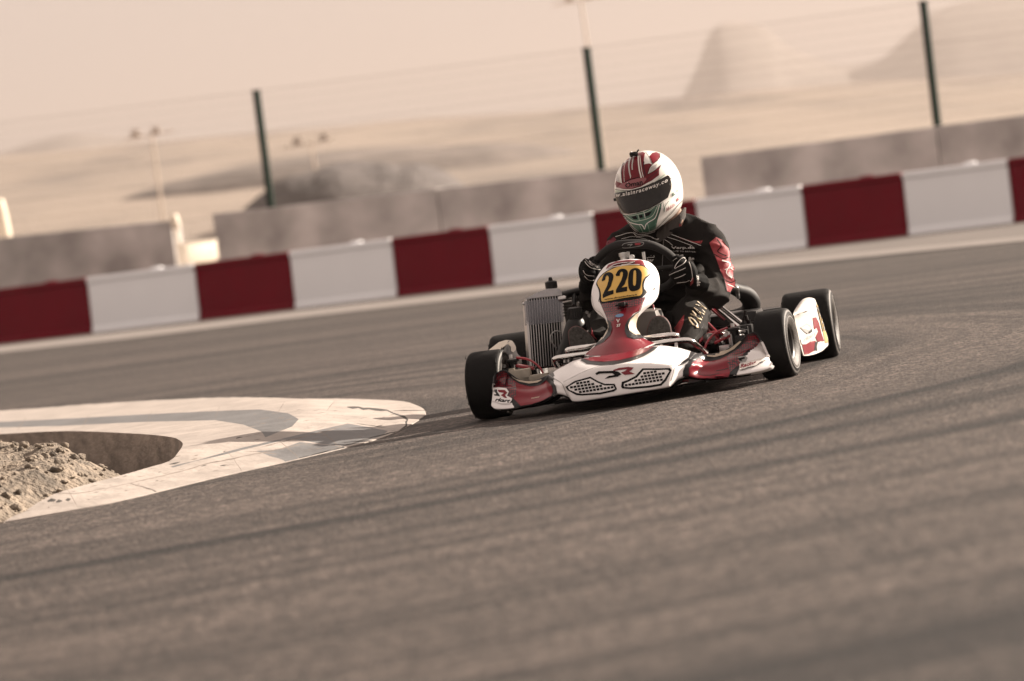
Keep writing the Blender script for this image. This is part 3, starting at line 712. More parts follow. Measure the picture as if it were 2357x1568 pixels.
# left lobe
D(7, [(840,640),(960,735),(1060,800),(1230,832),(1400,815),(1490,745),(1565,690),(1545,745),(1650,800),(1692,870),(1718,1000),(1610,1060),(1450,1140),(1270,1195),(1080,1228),(968,1250),(935,1180),(870,1080),(800,900)], 1)
D(7, [(628,800),(640,700),(690,640),(800,606),(850,655),(930,752),(1060,840),(1250,888),(1400,872),(1530,775),(1620,860),(1645,960),(1620,1045),(1460,1130),(1270,1192),(1083,1222),(1030,1170),(950,1090),(870,1070),(640,910)], 2, .0022)
D(7, [(628,800),(640,700),(690,640),(800,606),(850,655),(930,752),(990,830),(1000,960),(1000,1060),(950,1090),(870,1070),(640,910)], 3, .0029)
D(7, [(905,690),(1000,752),(1150,790),(1300,796),(1440,760),(1450,770),(1380,815),(1230,832),(1060,796),(960,735)], 4, .003)
D(7, [(612,900),(700,905),(835,920),(880,975),(850,1050),(935,1100),(930,1130),(885,1190),(740,1190),(590,1140)], 0, .0036)
D(7, [(692,945),(810,950),(855,995),(815,1040),(850,1095),(805,1090),(745,1040),(795,1000),(705,985)], 2, .0043)
D(7, [(622,935),(675,945),(728,1062),(640,1045),(625,1025),(668,1018),(640,978),(618,975)], 1, .0043)
text(fm, fb, 'rkart', 7, [(640,1150),(895,1178),(915,1115),(655,1082)], 5, .0043, .3, .03)
text(fm, fb, 'motor', 7, [(1270,1108),(1415,1083),(1415,1058),(1270,1086)], 4, .003, 0, .02)
# centre
D(5, [(450,338),(530,378),(650,390),(760,385),(900,355),(1010,315),(1100,262),(1165,220),(1120,212),(900,255),(700,285),(500,308)], 1)
D(5, [(478,332),(560,356),(680,362),(800,350),(920,322),(1030,280),(1135,216),(1110,212),(900,255),(700,285),(500,308)], 2, .0022)
for out, inn in (([(350,570),(430,520),(560,485),(620,520),(680,545),(765,545),(785,590),(760,610),(640,635),(490,645),(440,640),(370,600)], [(372,572),(440,532),(560,500),(620,535),(680,560),(755,560),(768,588),(740,598),(640,620),(490,630),(450,624),(385,596)]),
                 ([(820,570),(825,530),(870,515),(940,480),(1000,415),(1230,412),(1247,430),(1200,520),(1160,560),(1060,577),(900,590),(830,585)], [(843,562),(845,545),(890,525),(955,492),(1010,430),(1215,428),(1226,438),(1185,508),(1150,545),(1050,561),(900,574),(850,572)])):
    D(5, out, 5, .0015, 3); D(5, inn, 0, .0024, 3)
    th = radians(-8.5); ux, uy = cos(th), sin(th)
    for i in range(-40, 60):
        for j in range(-30, 30):
            x = 700 + i*30*ux - j*25*uy*1.0 + j*4; y = 530 + i*30*uy + j*25*ux
            c = [(x+dx*ux-dy*uy, y+dx*uy+dy*ux) for dx, dy in ((-11.5, -9), (11.5, -9), (11.5, 9), (-11.5, 9))]
            if all(inside(p, inn) for p in c): D(5, c, 5, .0034, 6)
D(5, [(602,457),(630,440),(760,435),(800,445),(822,465),(790,485),(740,492),(680,504),(715,478),(765,470),(745,455),(640,459),(612,471)], 5, .0018, 3)
D(5, [(750,430),(800,412),(880,403),(927,408),(905,432),(888,440),(937,462),(900,466),(850,470),(818,450),(852,438),(872,421),(800,430),(760,437)], 2, .0018, 3)
for pts in ([(205,468),(260,505),(320,545),(350,610),(378,665)], [(1450,287),(1390,340),(1285,395),(1262,450),(1240,520)], [(330,533),(430,480),(560,420),(700,388),(1000,372),(1150,380),(1280,395)]):
    line(fm, fb, 5, pts, 1.3 if pts[0][0] != 330 else .7, 6, .0012)  # thin grey lines drawn along the panel edges and crease
D(5, [(1440,300),(1395,350),(1290,394),(1310,378),(1380,330)], 1, .0016, 3)
# right lobe
D(10, [(795,935),(820,990),(900,1045),(1000,1062),(1150,1040),(1300,965),(1445,880),(1520,790),(1500,735),(1380,850),(1220,925),(1080,945),(900,935)], 1)
D(10, [(860,1010),(700,1050),(610,1120),(570,1220),(565,1300),(680,1305),(760,1200),(840,1080)], 1)
D(10, [(660,1295),(665,1170),(720,1085),(820,1022),(880,1047),(1000,1068),(1150,1042),(1300,968),(1440,882),(1530,780),(1600,640),(1690,610),(1790,650),(1830,740),(1760,800),(1600,900),(1480,1010),(1480,1120),(1400,1190),(1300,1305),(1100,1330),(850,1335)], 2, .0022)
D(10, [(1270,985),(1440,880),(1520,790),(1600,640),(1690,610),(1790,650),(1815,740),(1740,830),(1600,905),(1480,1005),(1450,1120),(1330,1240),(1290,1140)], 3, .0029)
D(10, [(900,945),(960,985),(1080,997),(1220,955),(1380,866),(1500,745),(1480,735),(1300,870),(1150,915),(1000,925)], 4, .003)
D(10, [(1490,1115),(1460,1190),(1420,1290),(1285,1305),(1330,1230),(1420,1160)], 1, .003)
D(10, [(1440,1000),(1560,975),(1600,1010),(1570,1080),(1460,1070)], 6, .003)
D(10, [(1450,1020),(1550,995),(1560,1020),(1500,1040),(1520,1060),(1470,1055)], 5, .0036)
D(10, [(1465,1110),(1600,1065),(1900,995),(1900,1040),(1750,1130),(1480,1215)], 7, .0034)
text(fm, fb, 'Racing', 10, [(1490,1200),(1740,1125),(1735,1055),(1480,1120)], 2, .0042, .35, .035)
line(fm, fb, 10, [(1480,1210),(1560,1190),(1620,1165),(1740,1140),(1800,1090),(1890,1055)], 1.3, 5, .004)
line(fm, fb, 10, [(770,1245),(850,1285),(1000,1290),(1150,1260)], 1.1, 1, .0026)
line(fm, fb, 10, [(1100,1222),(1200,1205),(1290,1180)], 1.8, 1, .0026)
# black strip tucked under the fairing, standing in for the shadow there
shade_strip = MB(); G = []
for i, (b, t, yb, yt) in enumerate(cols[2:-3]):
    p = K(b[0], b[1], yb) + KY*.030; G.append([p + KZV*.004, p - KZV*.008, p + KY*.05 - KZV*.012, p + KY*.14 - KZV*.012, p + KY*.14 + KZV*.02])
loft(shade_strip, G, 4, 2); shade_strip = shell(shade_strip, .003)
fair = build('front_fairing', fm, FM, parent=kart, ang=60)
build('underside_shade', shade_strip, INK, parent=fair)
# dark tunnel behind the arch between fairing lobes
# ---- front panel with the number plate
rows = [ # left, right, y centre, side setback
 ((770,300),(1085,286),.075,.03),((640,345),(1175,312),.055,.05),((540,455),(1262,395),.03,.085),((460,610),(1305,510),.0,.10),((437,760),(1305,640),-.03,.11),
 ((455,880),(1285,755),-.055,.11),((520,970),(1220,845),-.08,.10),((590,1020),(1120,930),-.10,.08),((628,1060),(1035,1020),-.12,.065),((648,1120),(1008,1100),-.135,.06),((640,1190),(1015,1175),-.15,.06),
 ((585,1268),(1065,1240),-.18,.07),((503,1352),(1130,1292),-.22,.09),((410,1445),(1200,1330),-.255,.11),((350,1505),(1250,1352),-.28,.125)]
G = []
for k, (l, r, yc, sb) in enumerate(rows):
    row = []
    low = max(0, (k-10)/4)
    for s in (-1, -.93, -.75, -.45, 0, .45, .75, .93, 1):
        a = (s+1)/2; x = l[0]*(1-a) + r[0]*a; y = l[1]*(1-a) + r[1]*a
        y += (1-s*s)*(70*low - (18 if k == 0 else 6 if k < 3 else 0))
        row.append(KZ(4, x, y, yc + sb*abs(s)**2.6))
    G.append(row)
nm = MB(); loft(nm, G, 4, 5); nb = nm.bvh(); nm = shell(nm, .004)
NM = [WHITE, BAND, RED, HALF, CREAM, INK, GREY, THREAD, YEL, BLUE]
D = lambda p, m, o=.0015, st=3, sm=0: decal(nm, nb, 4, p, m, o, st, sm)
D([(545,815),(600,940),(640,1030),(680,1130),(660,1250),(600,1340),(500,1385),(440,1428),(350,1502),(420,1525),(520,1540),(700,1525),(900,1480),(1100,1415),(1245,1352),(1090,1285),(960,1292),(880,1230),(865,1150),(900,1060),(980,970),(1060,930),(1095,850),(1125,765),(800,800)], 2)
D([(545,815),(600,940),(640,1030),(690,1110),(730,1060),(800,960),(900,900),(1000,880),(1085,850),(1125,765),(800,800)], 3, .0022)
D([(640,1030),(690,1080),(708,1150),(684,1250),(600,1335),(505,1385),(480,1400),(510,1350),(600,1290),(650,1210),(665,1130),(650,1070)], 1, .0026)
D([(1070,925),(1000,965),(910,1040),(868,1120),(862,1200),(895,1280),(980,1305),(1110,1290),(1060,1245),(980,1240),(920,1200),(905,1120),(930,1050),(1030,955)], 1, .0026)
D([(632,1058),(660,1085),(668,1150),(640,1230),(590,1290),(530,1335),(560,1290),(620,1220),(645,1140)], 4, .003)
D([(930,1060),(1000,975),(1035,965),(1025,1020),(1002,1100),(1010,1175),(1062,1245),(990,1246),(925,1200),(905,1130)], 4, .003)
D([(625,405),(655,350),(760,308),(900,292),(1060,290),(1095,305),(1125,375),(1000,352),(850,355),(700,390)], 2, .0018)
D([(505,590),(555,500),(640,430),(780,368),(900,350),(1080,357),(1150,400),(1198,470),(1130,530),(1105,600),(1110,660),(1142,700),(1090,765),(1000,795),(800,825),(600,845),(560,840),(545,780),(550,710),(530,640)], 5, .0024, 3, 2)
D([(520,585),(565,510),(650,440),(780,380),(900,364),(1075,370),(1140,408),(1180,465),(1120,510),(1085,580),(1082,650),(1085,700),(1060,745),(990,757),(800,787),(620,822),(575,810),(572,740),(555,660)], 8, .0034, 3, 2)
D9 = lambda p, m, o: decal(nm, nb, 9, p, m, o, 3)
D9(sm2([(1295,475),(1300,400),(1330,320),(1390,270),(1460,255),(1520,275),(1552,320),(1552,400),(1520,500),(1470,610)], 3)[:-3] + [(1420,715),(1555,680),(1560,775),(1440,815),(1310,875),(1305,800),(1350,700),(1410,580),(1440,470),(1450,390),(1435,345),(1405,335),(1375,370),(1365,440)], 5, .0044)
D9(sm2([(1620,350),(1630,280),(1670,215),(1730,180),(1800,175),(1860,200),(1892,260),(1887,350),(1850,450),(1790,560)], 3)[:-3] + [(1745,625),(1880,600),(1875,710),(1740,735),(1615,755),(1615,680),(1670,580),(1740,450),(1775,340),(1780,270),(1760,245),(1730,255),(1710,290),(1705,345)], 5, .0044)
D([(1000,398),(1050,415),(1076,460),(1076,520),(1066,620),(1045,670),(990,692),(940,690),(915,650),(908,580),(915,480),(940,420)], 5, .0044, 3, 2)
D([(992,430),(1006,440),(1009,500),(1005,600),(990,627),(974,615),(971,560),(975,480),(980,437)], 8, .0052, 3, 2)
text(nm, nb, 'www.drracingkart.it', 4, [(615,812),(1018,750),(1018,726),(615,786)], 5, .0046, .1, .03)
for pts, wd, m in (([(690,375),(740,350),(830,330),(960,320),(990,315),(900,345),(820,355)], 1.3, 7), ([(640,405),(700,385),(800,368),(930,352),(1050,352)], 1.5, 7), ([(860,345),(930,322),(990,322),(950,345)], 1.6, 5), ([(720,365),(800,340),(850,340),(790,360)], 1.5, 5)):
    line(nm, nb, 4, pts, wd, m, .003)
text(nm, nb, 'Racing', 4, [(660,402),(850,372),(850,352),(660,380)], 7, .0036, .4, .01)
decal(nm, nb, 4, [(800+52*cos(a), 1003 - 8*cos(a) + 22*sin(a)) for a in [k*pi/8 for k in range(16)]], 9, .003, 4)
text(nm, nb, 'V', 4, [(765,1095),(800,1090),(805,1045),(760,1048)], 7, .003, 0, .04)
text(nm, nb, '37', 4, [(765,1150),(815,1142),(812,1105),(765,1112)], 7, .003, 0, .04)
line(nm, nb, 4, [(1195,590),(1165,680),(1120,790),(1060,900),(1020,990)], .9, 6, .002)
line(nm, nb, 4, [(505,600),(535,660),(548,740),(535,820)], 1.4, 1, .002)
line(nm, nb, 4, [(445,740),(480,900),(560,960),(625,1050)], .8, 6, .002)
text(nm, nb, 'r', 4, [(1232,672),(1258,668),(1255,640),(1230,645)], 5, .002, 0, .04)
pan = build('front_panel', nm, NM, parent=kart, ang=60)
mb = MB(); c = KZ(4, 825, 855, -.085); box(mb, c, KAX, (.013, .012, .0085), bev=.003); tube(mb, [KZ(4, 745, 870, -.075), KZ(4, 905, 845, -.075)], .004, 8, sub=1); build('plate_clip', mb, DARKM, parent=pan)
# ---- chrome bumper bars
def part(name, m, paths, n=14, sub=5):
    mb = MB()
    for P, r in paths: tube(mb, P, r, n, sub=sub)
    return build(name, mb, m, parent=kart)
B4 = lambda *a: [KZ(4, x, y, yy) for x, y, yy in a]
part('bumper_bar', CHROME, [(B4((250,1500,.0),(150,1478,-.08),(128,1448,-.12),(160,1428,-.13),(330,1402,-.12),(520,1372,-.08),(700,1345,-.05),(900,1315,-.04),(1120,1283,-.07),(1400,1247,-.10),(1500,1242,-.10),(1540,1275,-.08),(1530,1330,-.02)), .0095)])
part('bumper_bar', CHROME, [(B4((0,1640,-.04),(-35,1580,-.12),(-20,1548,-.145),(60,1530,-.15),(200,1508,-.14),(400,1480,-.12),(800,1420,-.09),(1200,1363,-.12),(1450,1327,-.13),(1640,1310,-.13),(1720,1330,-.12),(1800,1390,-.09),(1900,1465,-.03)), .0105)])
for x, y in ((1330,1392),(1520,1360),(150,1545),(100,1550)):
    mb = MB(); tube(mb, [KZ(4, x, y-15, -.135), KZ(4, x, y+50, -.135)], .006, 8, sub=1); build('bar_bracket', mb, WHITE if x > 1000 else STEEL, parent=kart)
# ---- steering wheel and column
STW = mat('suede_rim', (.014, .013, .013), .9, bump=.001, bscale=200)
SP = [(985,85,.2),(1180,95,.21),(1330,150,.24),(1440,225,.28),(1515,320,.33),(1530,450,.38),(1430,600,.43),(1200,690,.46),(985,720,.47),(760,690,.46),(560,600,.43),(450,470,.38),(465,350,.33),(560,235,.28),(670,140,.24),(800,95,.21)]
sp = B4(*SP)
mb = MB(); tube(mb, sp, [.0175, .017, .016, .016, .0155, .0155, .0155, .0155, .0155, .0155, .0155, .0155, .0155, .016, .016, .017], 16, closed=True)
mbv = mb.bvh(); line(mb, mbv, 4, [(830,105),(870,75),(1000,60),(1100,65),(1090,95),(1040,110),(900,130),(830,128)], 1.2, 1, .0015); line(mb, mbv, 4, [(900,95),(960,85),(930,110)], 1.4, 1, .0015)
decal(mb, mbv, 4, [(990,72),(1070,68),(1060,95),(1000,100)], 2, .001, 3)
st = build('steering_wheel', mb, [STW, GREY, REDM], parent=kart)
hub = KZ(4, 985, 430, .36)
mb = MB()
for q in ((465,380,.345),(1520,370,.35),(985,700,.46)): tube(mb, [hub, KZ(4, *q)], [.012, .008], 8, flat=(KY, .4))
lathe(mb, hub, (Vector((0,0,0)) + KY*.5 - KZV*-.6), [(-.015, 0), (-.015, .035), (.01, .035), (.01, 0)], 20); build('spokes', mb, DARKM, parent=st)
for c_, ax_, pr_ in ((KZ(4, 850, 262, .24), KZV, [(-.03, 0), (-.03, .014), (.006, .014), (.006, .017), (.02, .017), (.022, 0)]), (KZ(4, 955, 250, .24), KY, [(-.01, 0), (-.01, .010), (.01, .010), (.01, 0)]),
                     (KZ(4, 1105, 225, .24), KZV, [(-.02, 0), (-.02, .006), (.012, .006), (.012, 0)]), (KZ(4, 905, 222, .24), KZV + KX*.2, [(-.01, 0), (-.01, .006), (.012, .006), (.012, 0)])):
    mb = MB(); lathe(mb, c_, ax_, pr_, 14); build('bracket_bolt', mb, STEEL, parent=st)
part('steering_column', DARKM, [([hub, L(0, .02, .10)], .011)], sub=1)
# ---- frame, floor, axle
part('frame_rail', REDM, [([L(-.33, -.25, .055), L(-.33, .1, .055), L(-.36, .6, .055), L(-.34, 1.15, .055)], .015)])
part('frame_rail', REDM, [([L(.33, -.25, .055), L(.33, .1, .055), L(.36, .6, .055), L(.34, 1.15, .055)], .015)])
part('frame_cross_tube', REDM, [([L(-.42, -.02, .06), L(-.3, -.06, .06), L(.3, -.06, .06), L(.42, -.02, .06)], .014)])
part('rear_axle', STEEL, [([L(-.6, 1.05, .14), L(.6, 1.05, .14)], .02)], sub=1)
mb = MB(); box(mb, L(0, .2, .038), KAX, (.32, .45, .004), bev=.002); build('floor_tray', mb, DARKM, parent=kart)
mb = MB(); box(mb, L(.0, -.22, .04), KAX, (.24, .10, .006), bev=.002); build('front_skid_plate', mb, INK, parent=kart)
# ---- front hubs, steering parts
def mech(name, m, fn):
    mb = MB(); fn(mb); return build(name, mb, m, parent=kart)
for sgn, X, Y in ((-1, -.43, 0.0), (1, .42, 0.0)):
    def f(mb):
        tube(mb, [L(X, Y, .07), L(X, Y, .20)], .017, 14, sub=1); box(mb, L(X, Y, .205), KAX, (.022, .022, .006), bev=.002); box(mb, L(X, Y, .065), KAX, (.022, .022, .006), bev=.002)
        tube(mb, [L(X, Y, .13), L(X + sgn*.13, Y, .13)], .012, 12, sub=1); box(mb, L(X + sgn*.02, Y - .02, .15), KAX, (.016, .012, .03), bev=.003)
    mech('stub_axle', DARKM, f)
    def f(mb):
        for k, (dx, dz) in enumerate(((0, .222), (.0, .052), (sgn*.02, .15), (-sgn*.035, .10), (-.03, .19), (.03, .12))): lathe(mb, L(X + dx, Y - .03, dz), KZV if k < 2 else KY, [(-.007, 0), (-.007, .008), (.007, .008), (.007, 0)], 6)
        tube(mb, [L(X - sgn*.01, Y - .03, .08), L(X - sgn*.01, Y - .03, .19)], .0035, 6, sub=1); box(mb, L(X - sgn*.03, Y - .05, .075), KAX, (.04, .015, .012), bev=.003)
    mech('king_pin_bolts', STEEL, f)
    def f(mb):
        box(mb, L(X - sgn*.045, Y, .085), (KX, KY, KZV), (.035, .018, .008), bev=.003); box(mb, L(X - sgn*.045, Y, .175), (KX + KZV*.3*sgn, KY, KZV), (.035, .018, .006), bev=.003)
        tube(mb, [L(X - sgn*.02, Y - .02, .215), L(X - sgn*.07, Y - .03, .20), L(X - sgn*.11, Y - .04, .16), L(X - sgn*.12, Y - .04, .10)], .0042, 8)
    mech('steering_yoke', REDM, f)
part('tie_rod', CHROME, [([L(-.40, .07, .11), L(.02, .05, .13)], .007)], sub=1)
part('tie_rod', CHROME, [([L(.40, .07, .11), L(.04, .05, .13)], .007)], sub=1)
# right-hand (picture) chassis clutter
Z10 = lambda *a: [KZ(10, x, y, yy) for x, y, yy in a]
part('side_bar', REDM, [(Z10((955,450,.48),(1190,690,.28),(1230,740,.2)), .008)], sub=2)
part('side_bar', REDM, [(Z10((930,520,.46),(1160,770,.25),(1200,830,.18)), .009)], sub=2)
part('seat_stay', CHROME, [(Z10((1075,215,.62),(1300,390,.6),(1540,575,.58)), .0085)], sub=2)
part('seat_stay', CHROME, [(Z10((1170,190,.66),(1350,330,.64),(1520,460,.62)), .0085)], sub=2)
part('seat_stay', REDM, [(Z10((880,115,.6),(1000,210,.6),(1130,320,.6),(1240,400,.6)), .0045)], sub=2)
part('brake_hose', REDM, [(Z10((790,790,.1),(850,730,.12),(950,640,.14),(1060,600,.15),(1160,600,.16),(1250,650,.18)), .006)])
part('brake_hose', REDM, [(B4((1225,860,.1),(1235,930,.08),(1200,1010,.06),(1150,1060,.05)), .003)])
def f(mb):
    random.seed(5)
    for k in range(46):
        x = random.uniform(1200, 1600); y = random.uniform(560, 880); q = KZ(10, x, y, random.uniform(.15, .34))
        if k % 3: box(mb, q, (KX + KZV*random.uniform(-.6, .6), KY, KZV), (random.uniform(.006, .02), .012, random.uniform(.005, .016)), bev=.002)
        else: lathe(mb, q, KY + KX*random.uniform(-.5, .5), [(-.012, 0), (-.012, .012), (.012, .012), (.012, 0)], 12)
mech('brake_caliper', DARKM, f)
def f(mb):
    random.seed(9)
    for k in range(34):
        x = random.uniform(1180, 1600); y = random.uniform(560, 900); q = KZ(10, x, y, .14)
        lathe(mb, q, KY + KX*random.uniform(-.8, .8) + KZV*random.uniform(-.5, .5), [(-.006, 0), (-.006, .005), (.006, .005), (.006, 0)], 6)
    tube(mb, Z10((1230,570,.16),(1290,600,.15),(1340,580,.15),(1400,560,.15),(1500,590,.2)), .004, 6)
    tube(mb, Z10((1260,600,.15),(1250,650,.15),(1330,640,.15)), .005, 6)
    box(mb, KZ(10, 1330, 720, .14), KAX, (.006, .01, .028), bev=.002); box(mb, KZ(10, 1240, 860, .12), KAX, (.02, .01, .014), bev=.003); box(mb, KZ(10, 1400, 700, .14), KAX, (.006, .01, .02), bev=.002)
mech('brake_fittings', STEEL, f)
def f(mb):
    tube(mb, Z10((1570,250,.5),(1530,430,.5),(1500,540,.5)), .005, 8, sub=1); tube(mb, Z10((1575,330,.5),(1640,560,.5)), .006, 8, sub=1); tube(mb, Z10((1540,440,.5),(1600,600,.48)), .012, 8, sub=1); tube(mb, Z10((1620,400,.5),(1640,600,.5)), .006, 8, sub=1)
    box(mb, KZ(10, 1570, 600, .45), KAX, (.03, .03, .03), bev=.006)
mech('axle_bracket', DARKM, f)
def f(mb):
    lathe(mb, KZ(10, 1000, 700, .12), KX*.6 + KY*-.8, [(-.02, 0), (-.02, .02), (.0, .022), (.012, .018), (.012, .008), (.03, .008), (.03, 0)], 20)
mech('brake_cylinder', STEEL, f)
# rear black bumper and dark mass behind the right front wheel
mb = MB(); box(mb, KZ(2, 1130, 690, 1.18), KAX, (.12, .03, .035), bev=.012); box(mb, KZ(2, 900, 660, 1.2), KAX, (.25, .03, .02), bev=.01); box(mb, KZ(2, 1000, 790, 1.18), KAX, (.25, .025, .022), bev=.01); build('rear_bumper', mb, BLACK, parent=kart)
mb = MB(); lathe(mb, KZ(2, 1165, 690, 1.12), KY, [(-.012, 0), (-.012, .009), (.0, .011), (0, 0)], 14); build('bumper_bolt', mb, STEEL, parent=kart)
mb = MB(); box(mb, KZ(2, 850, 790, .85), KAX, (.16, .12, .075), bev=.02); box(mb, KZ(2, 790, 690, .84), KAX, (.05, .06, .03), bev=.012)
for k in range(5): box(mb, KZ(2, 850, 735 + k*26, .72), KAX, (.13, .02, .003), bev=.001)
build('ballast_block', mb, DARKM, parent=kart)
# silencer tube
part('silencer', mat('matt_black_pipe', (.012, .011, .011), .6, spec=.25, nscale=12, namt=.3), [([KZ(2, 900, 330, .78), KZ(2, 985, 365, .85), KZ(2, 1070, 405, .9), KZ(2, 1125, 470, .93), KZ(2, 1128, 540, .95), KZ(2, 1080, 600, .98), KZ(2, 960, 625, 1.0), KZ(2, 780, 645, 1.0), KZ(2, 600, 660, 1.0)], [.022, .026, .034, .037, .037, .034, .026, .02, .02])], 20)
# seat
SEAT = mat('seat_shell', (.04, .038, .036), .3, coat=.6)
mb = MB(); G = []
for z, hw, y in ((.05, .17, .62), (.06, .19, .75), (.10, .20, .88), (.25, .205, .96), (.40, .20, 1.0), (.50, .17, 1.02)):
    G.append([L(hw*s + .02, y - abs(s)**3*.20, z + abs(s)**3*.05) for s in (-1, -.85, -.5, 0, .5, .85, 1)])
loft(mb, G, 4, 4); mb = shell(mb, .006); build('seat', mb, SEAT, parent=kart)
mb = MB(); tube(mb, [KZ(2, 955, 335, .72), KZ(2, 985, 345, .72), KZ(2, 995, 400, .74), KZ(2, 1000, 440, .78)], .008, 8); build('seat_edge_trim', mb, STEEL, parent=kart)
# ---- radiator
Z1 = lambda x, y, yy: KZ(1, x, y, yy)
RADF = mat('radiator_fins', (.006, .006, .007), .8, nscale=90, namt=.5, spec=.1); RADT = mat('radiator_tubes', (.50, .48, .47), .35, .8)
tl, tr_, bl, br = Z1(612, 415, .36), Z1(925, 380, .42), Z1(655, 1040, .30), Z1(962, 1010, .36)
rad = bpy.data.objects.new('radiator', None); C.objects.link(rad); rad.parent = kart
nrm = ((tr_ - tl).cross(bl - tl)).normalized(); nrm = nrm if nrm.dot(KY) > 0 else -nrm
mb = MB(); q = [tl, tr_, br, bl]; mb.add(q + [p + nrm*.04 for p in q], [(3,2,1,0),(4,5,6,7),(0,1,5,4),(1,2,6,5),(2,3,7,6),(3,0,4,7)])
build('core', mb, RADF, parent=rad, smooth=False)
mb = MB(); NT = 13
for k in range(NT+1):
    t = k/NT; a = tl*(1-t) + tr_*t; b = bl*(1-t) + br*t; wd = .0014 if 0 < k < NT else .0045
    box(mb, (a+b)/2 + nrm*.015, ((tr_-tl), nrm, (a-b)), (wd, .0205, (a-b).length/2))
    if k < NT:
        t2 = (k+.5)/NT; a = tl*(1-t2) + tr_*t2; b = bl*(1-t2) + br*t2
build('tubes', mb, RADT, parent=rad, smooth=False)
mb = MB(); d = (tr_-tl); up = (tl-bl).normalized()
fr = [tl - d.normalized()*.006, Z1(640, 395, .36), Z1(700, 360, .375), Z1(800, 322, .40), Z1(905, 318, .42), Z1(932, 345, .42), tr_ + d.normalized()*.006]
bk = [p + nrm*.055 for p in fr]; fr = [p - nrm*.008 for p in fr]; nn = len(fr)
mb.add(fr + bk, [tuple(range(nn)), tuple(range(2*nn-1, nn-1, -1))] + [(i, (i+1) % nn, nn + (i+1) % nn, nn + i) for i in range(nn)])
build('top_tank', mb, ALU, parent=rad, ang=20)
mb = MB(); c = Z1(848, 318, .43); lathe(mb, c, KZV, [(0, 0), (0, .021), (.004, .024), (.026, .024), (.030, .020), (.032, .009), (.044, .007), (.047, 0)], 18); build('filler_cap', mb, BLACK, parent=rad)
mb = MB(); lathe(mb, Z1(935, 410, .40), KX, [(-.01, 0), (-.01, .012), (.012, .012), (.02, .008), (.02, 0)], 12); build('hose_fitting', mb, STEEL, parent=rad)
mb = MB(); lathe(mb, Z1(596, 455, .36), KX, [(-.006, 0), (-.006, .006), (.01, .006), (.01, 0)], 10); build('drain_plug', mb, STEEL, parent=rad)
CURT = bpy.data.materials.new('clear_plastic_curtain'); CURT.use_nodes = True; b_ = CURT.node_tree.nodes['Principled BSDF']
b_.inputs['Base Color'].default_value = (.30, .30, .33, 1); b_.inputs['Roughness'].default_value = .25; b_.inputs['Alpha'].default_value = .38
mb = MB(); q = [Z1(592, 432, .345), Z1(948, 398, .40), Z1(960, 618, .385), Z1(603, 655, .33)]; G = [[q[0]*(1-t) + q[1]*t for t in [k/8 for k in range(9)]], [((q[0]+q[3])/2)*(1-t) + ((q[1]+q[2])/2)*t - nrm*.004 for t in [k/8 for k in range(9)]], [q[3]*(1-t) + q[2]*t - nrm*.003*sin(t*9) for t in [k/8 for k in range(9)]]]
loft(mb, G, 2, 4); mb = shell(mb, .0015); build('plastic_curtain', mb, CURT, parent=rad)
RUBH = mat('rubber_hose', (.012, .012, .012), .45)
part('radiator_hose', RUBH, [([Z1(930, 385, .43), Z1(1000, 365, .46), Z1(1080, 345, .5), Z1(1180, 330, .56), Z1(1260, 350, .62)], .0165)])
part('cooling_line', RUBH, [([Z1(1040, 335, .48), Z1(1050, 400, .46), Z1(1052, 470, .44)], .009)])
part('clear_hose', GREY, [([Z1(890, 860, .29), Z1(845, 800, .28), Z1(840, 745, .28), Z1(880, 705, .29), Z1(930, 712, .30)], .0028)])
# engine
ENG = mat('engine_casting', (.10, .095, .09), .4, .8, nscale=40, namt=.5)
mb = MB(); e0 = Z1(1120, 560, .66); box(mb, e0, KAX, (.055, .09, .06), bev=.014); 
for k in range(7): box(mb, e0 + KZV*(.01 + k*.012), KAX, (.062, .10, .0025), bev=.001)
lathe(mb, Z1(1120, 450, .62), KZV, [(-.01, 0), (-.01, .03), (.02, .03), (.03, .015), (.05, .012), (.05, 0)], 16)
build('engine', mb, ENG, parent=kart)
mb = MB(); c = Z1(1150, 480, .5)
for x, y in ((1095,455),(1160,455),(1190,490),(1080,500),(1200,560),(1120,520),(1180,530)): lathe(mb, Z1(x, y, .5), KY + KX*.4, [(-.01, 0), (-.01, .008), (.01, .008), (.01, 0)], 8)
tube(mb, [Z1(1110, 455, .49), Z1(1150, 430, .49), Z1(1200, 470, .49)], .004, 6); tube(mb, [Z1(1150,455,.48), Z1(1170,500,.48), Z1(1215,495,.48)], .003, 6); build('engine_bolts', mb, STEEL, parent=kart)
# black bottle beside the radiator
mb = MB(); G = []
for (x0, y0), (x1, y1), hd in (((1015,590),(1120,575),.018),((985,620),(1140,600),.035),((960,690),(1160,650),.045),((940,770),(1165,720),.048),((905,860),(1120,840),.048),((885,940),(1050,950),.045),((890,990),(1030,1000),.04)):
    a = Z1(x0, y0, .22); b = Z1(x1, y1, .22); c = (a+b)/2; G.append([c + (b-a)/2*cos(t) + KY*hd*sin(t) for t in [2*pi*k/12 for k in range(12)]])
loft(mb, G, 2, 4, closeu=True); build('overflow_bottle', mb, BLACK, parent=kart)
mb = MB(); lathe(mb, Z1(1067, 585, .22), KZV + KX*.05, [(-.004, 0), (-.004, .028), (.038, .028), (.042, .02), (.042, 0)], 20)
for k in range(16): a = 2*pi*k/16; box(mb, Z1(1067, 585, .22) + (KX*cos(a) + KY*sin(a))*.028 + KZV*.018, (KX*cos(a) + KY*sin(a), KY*cos(a) - KX*sin(a), KZV), (.002, .002, .018))
build('bottle_cap', mb, BLACK, parent=kart)
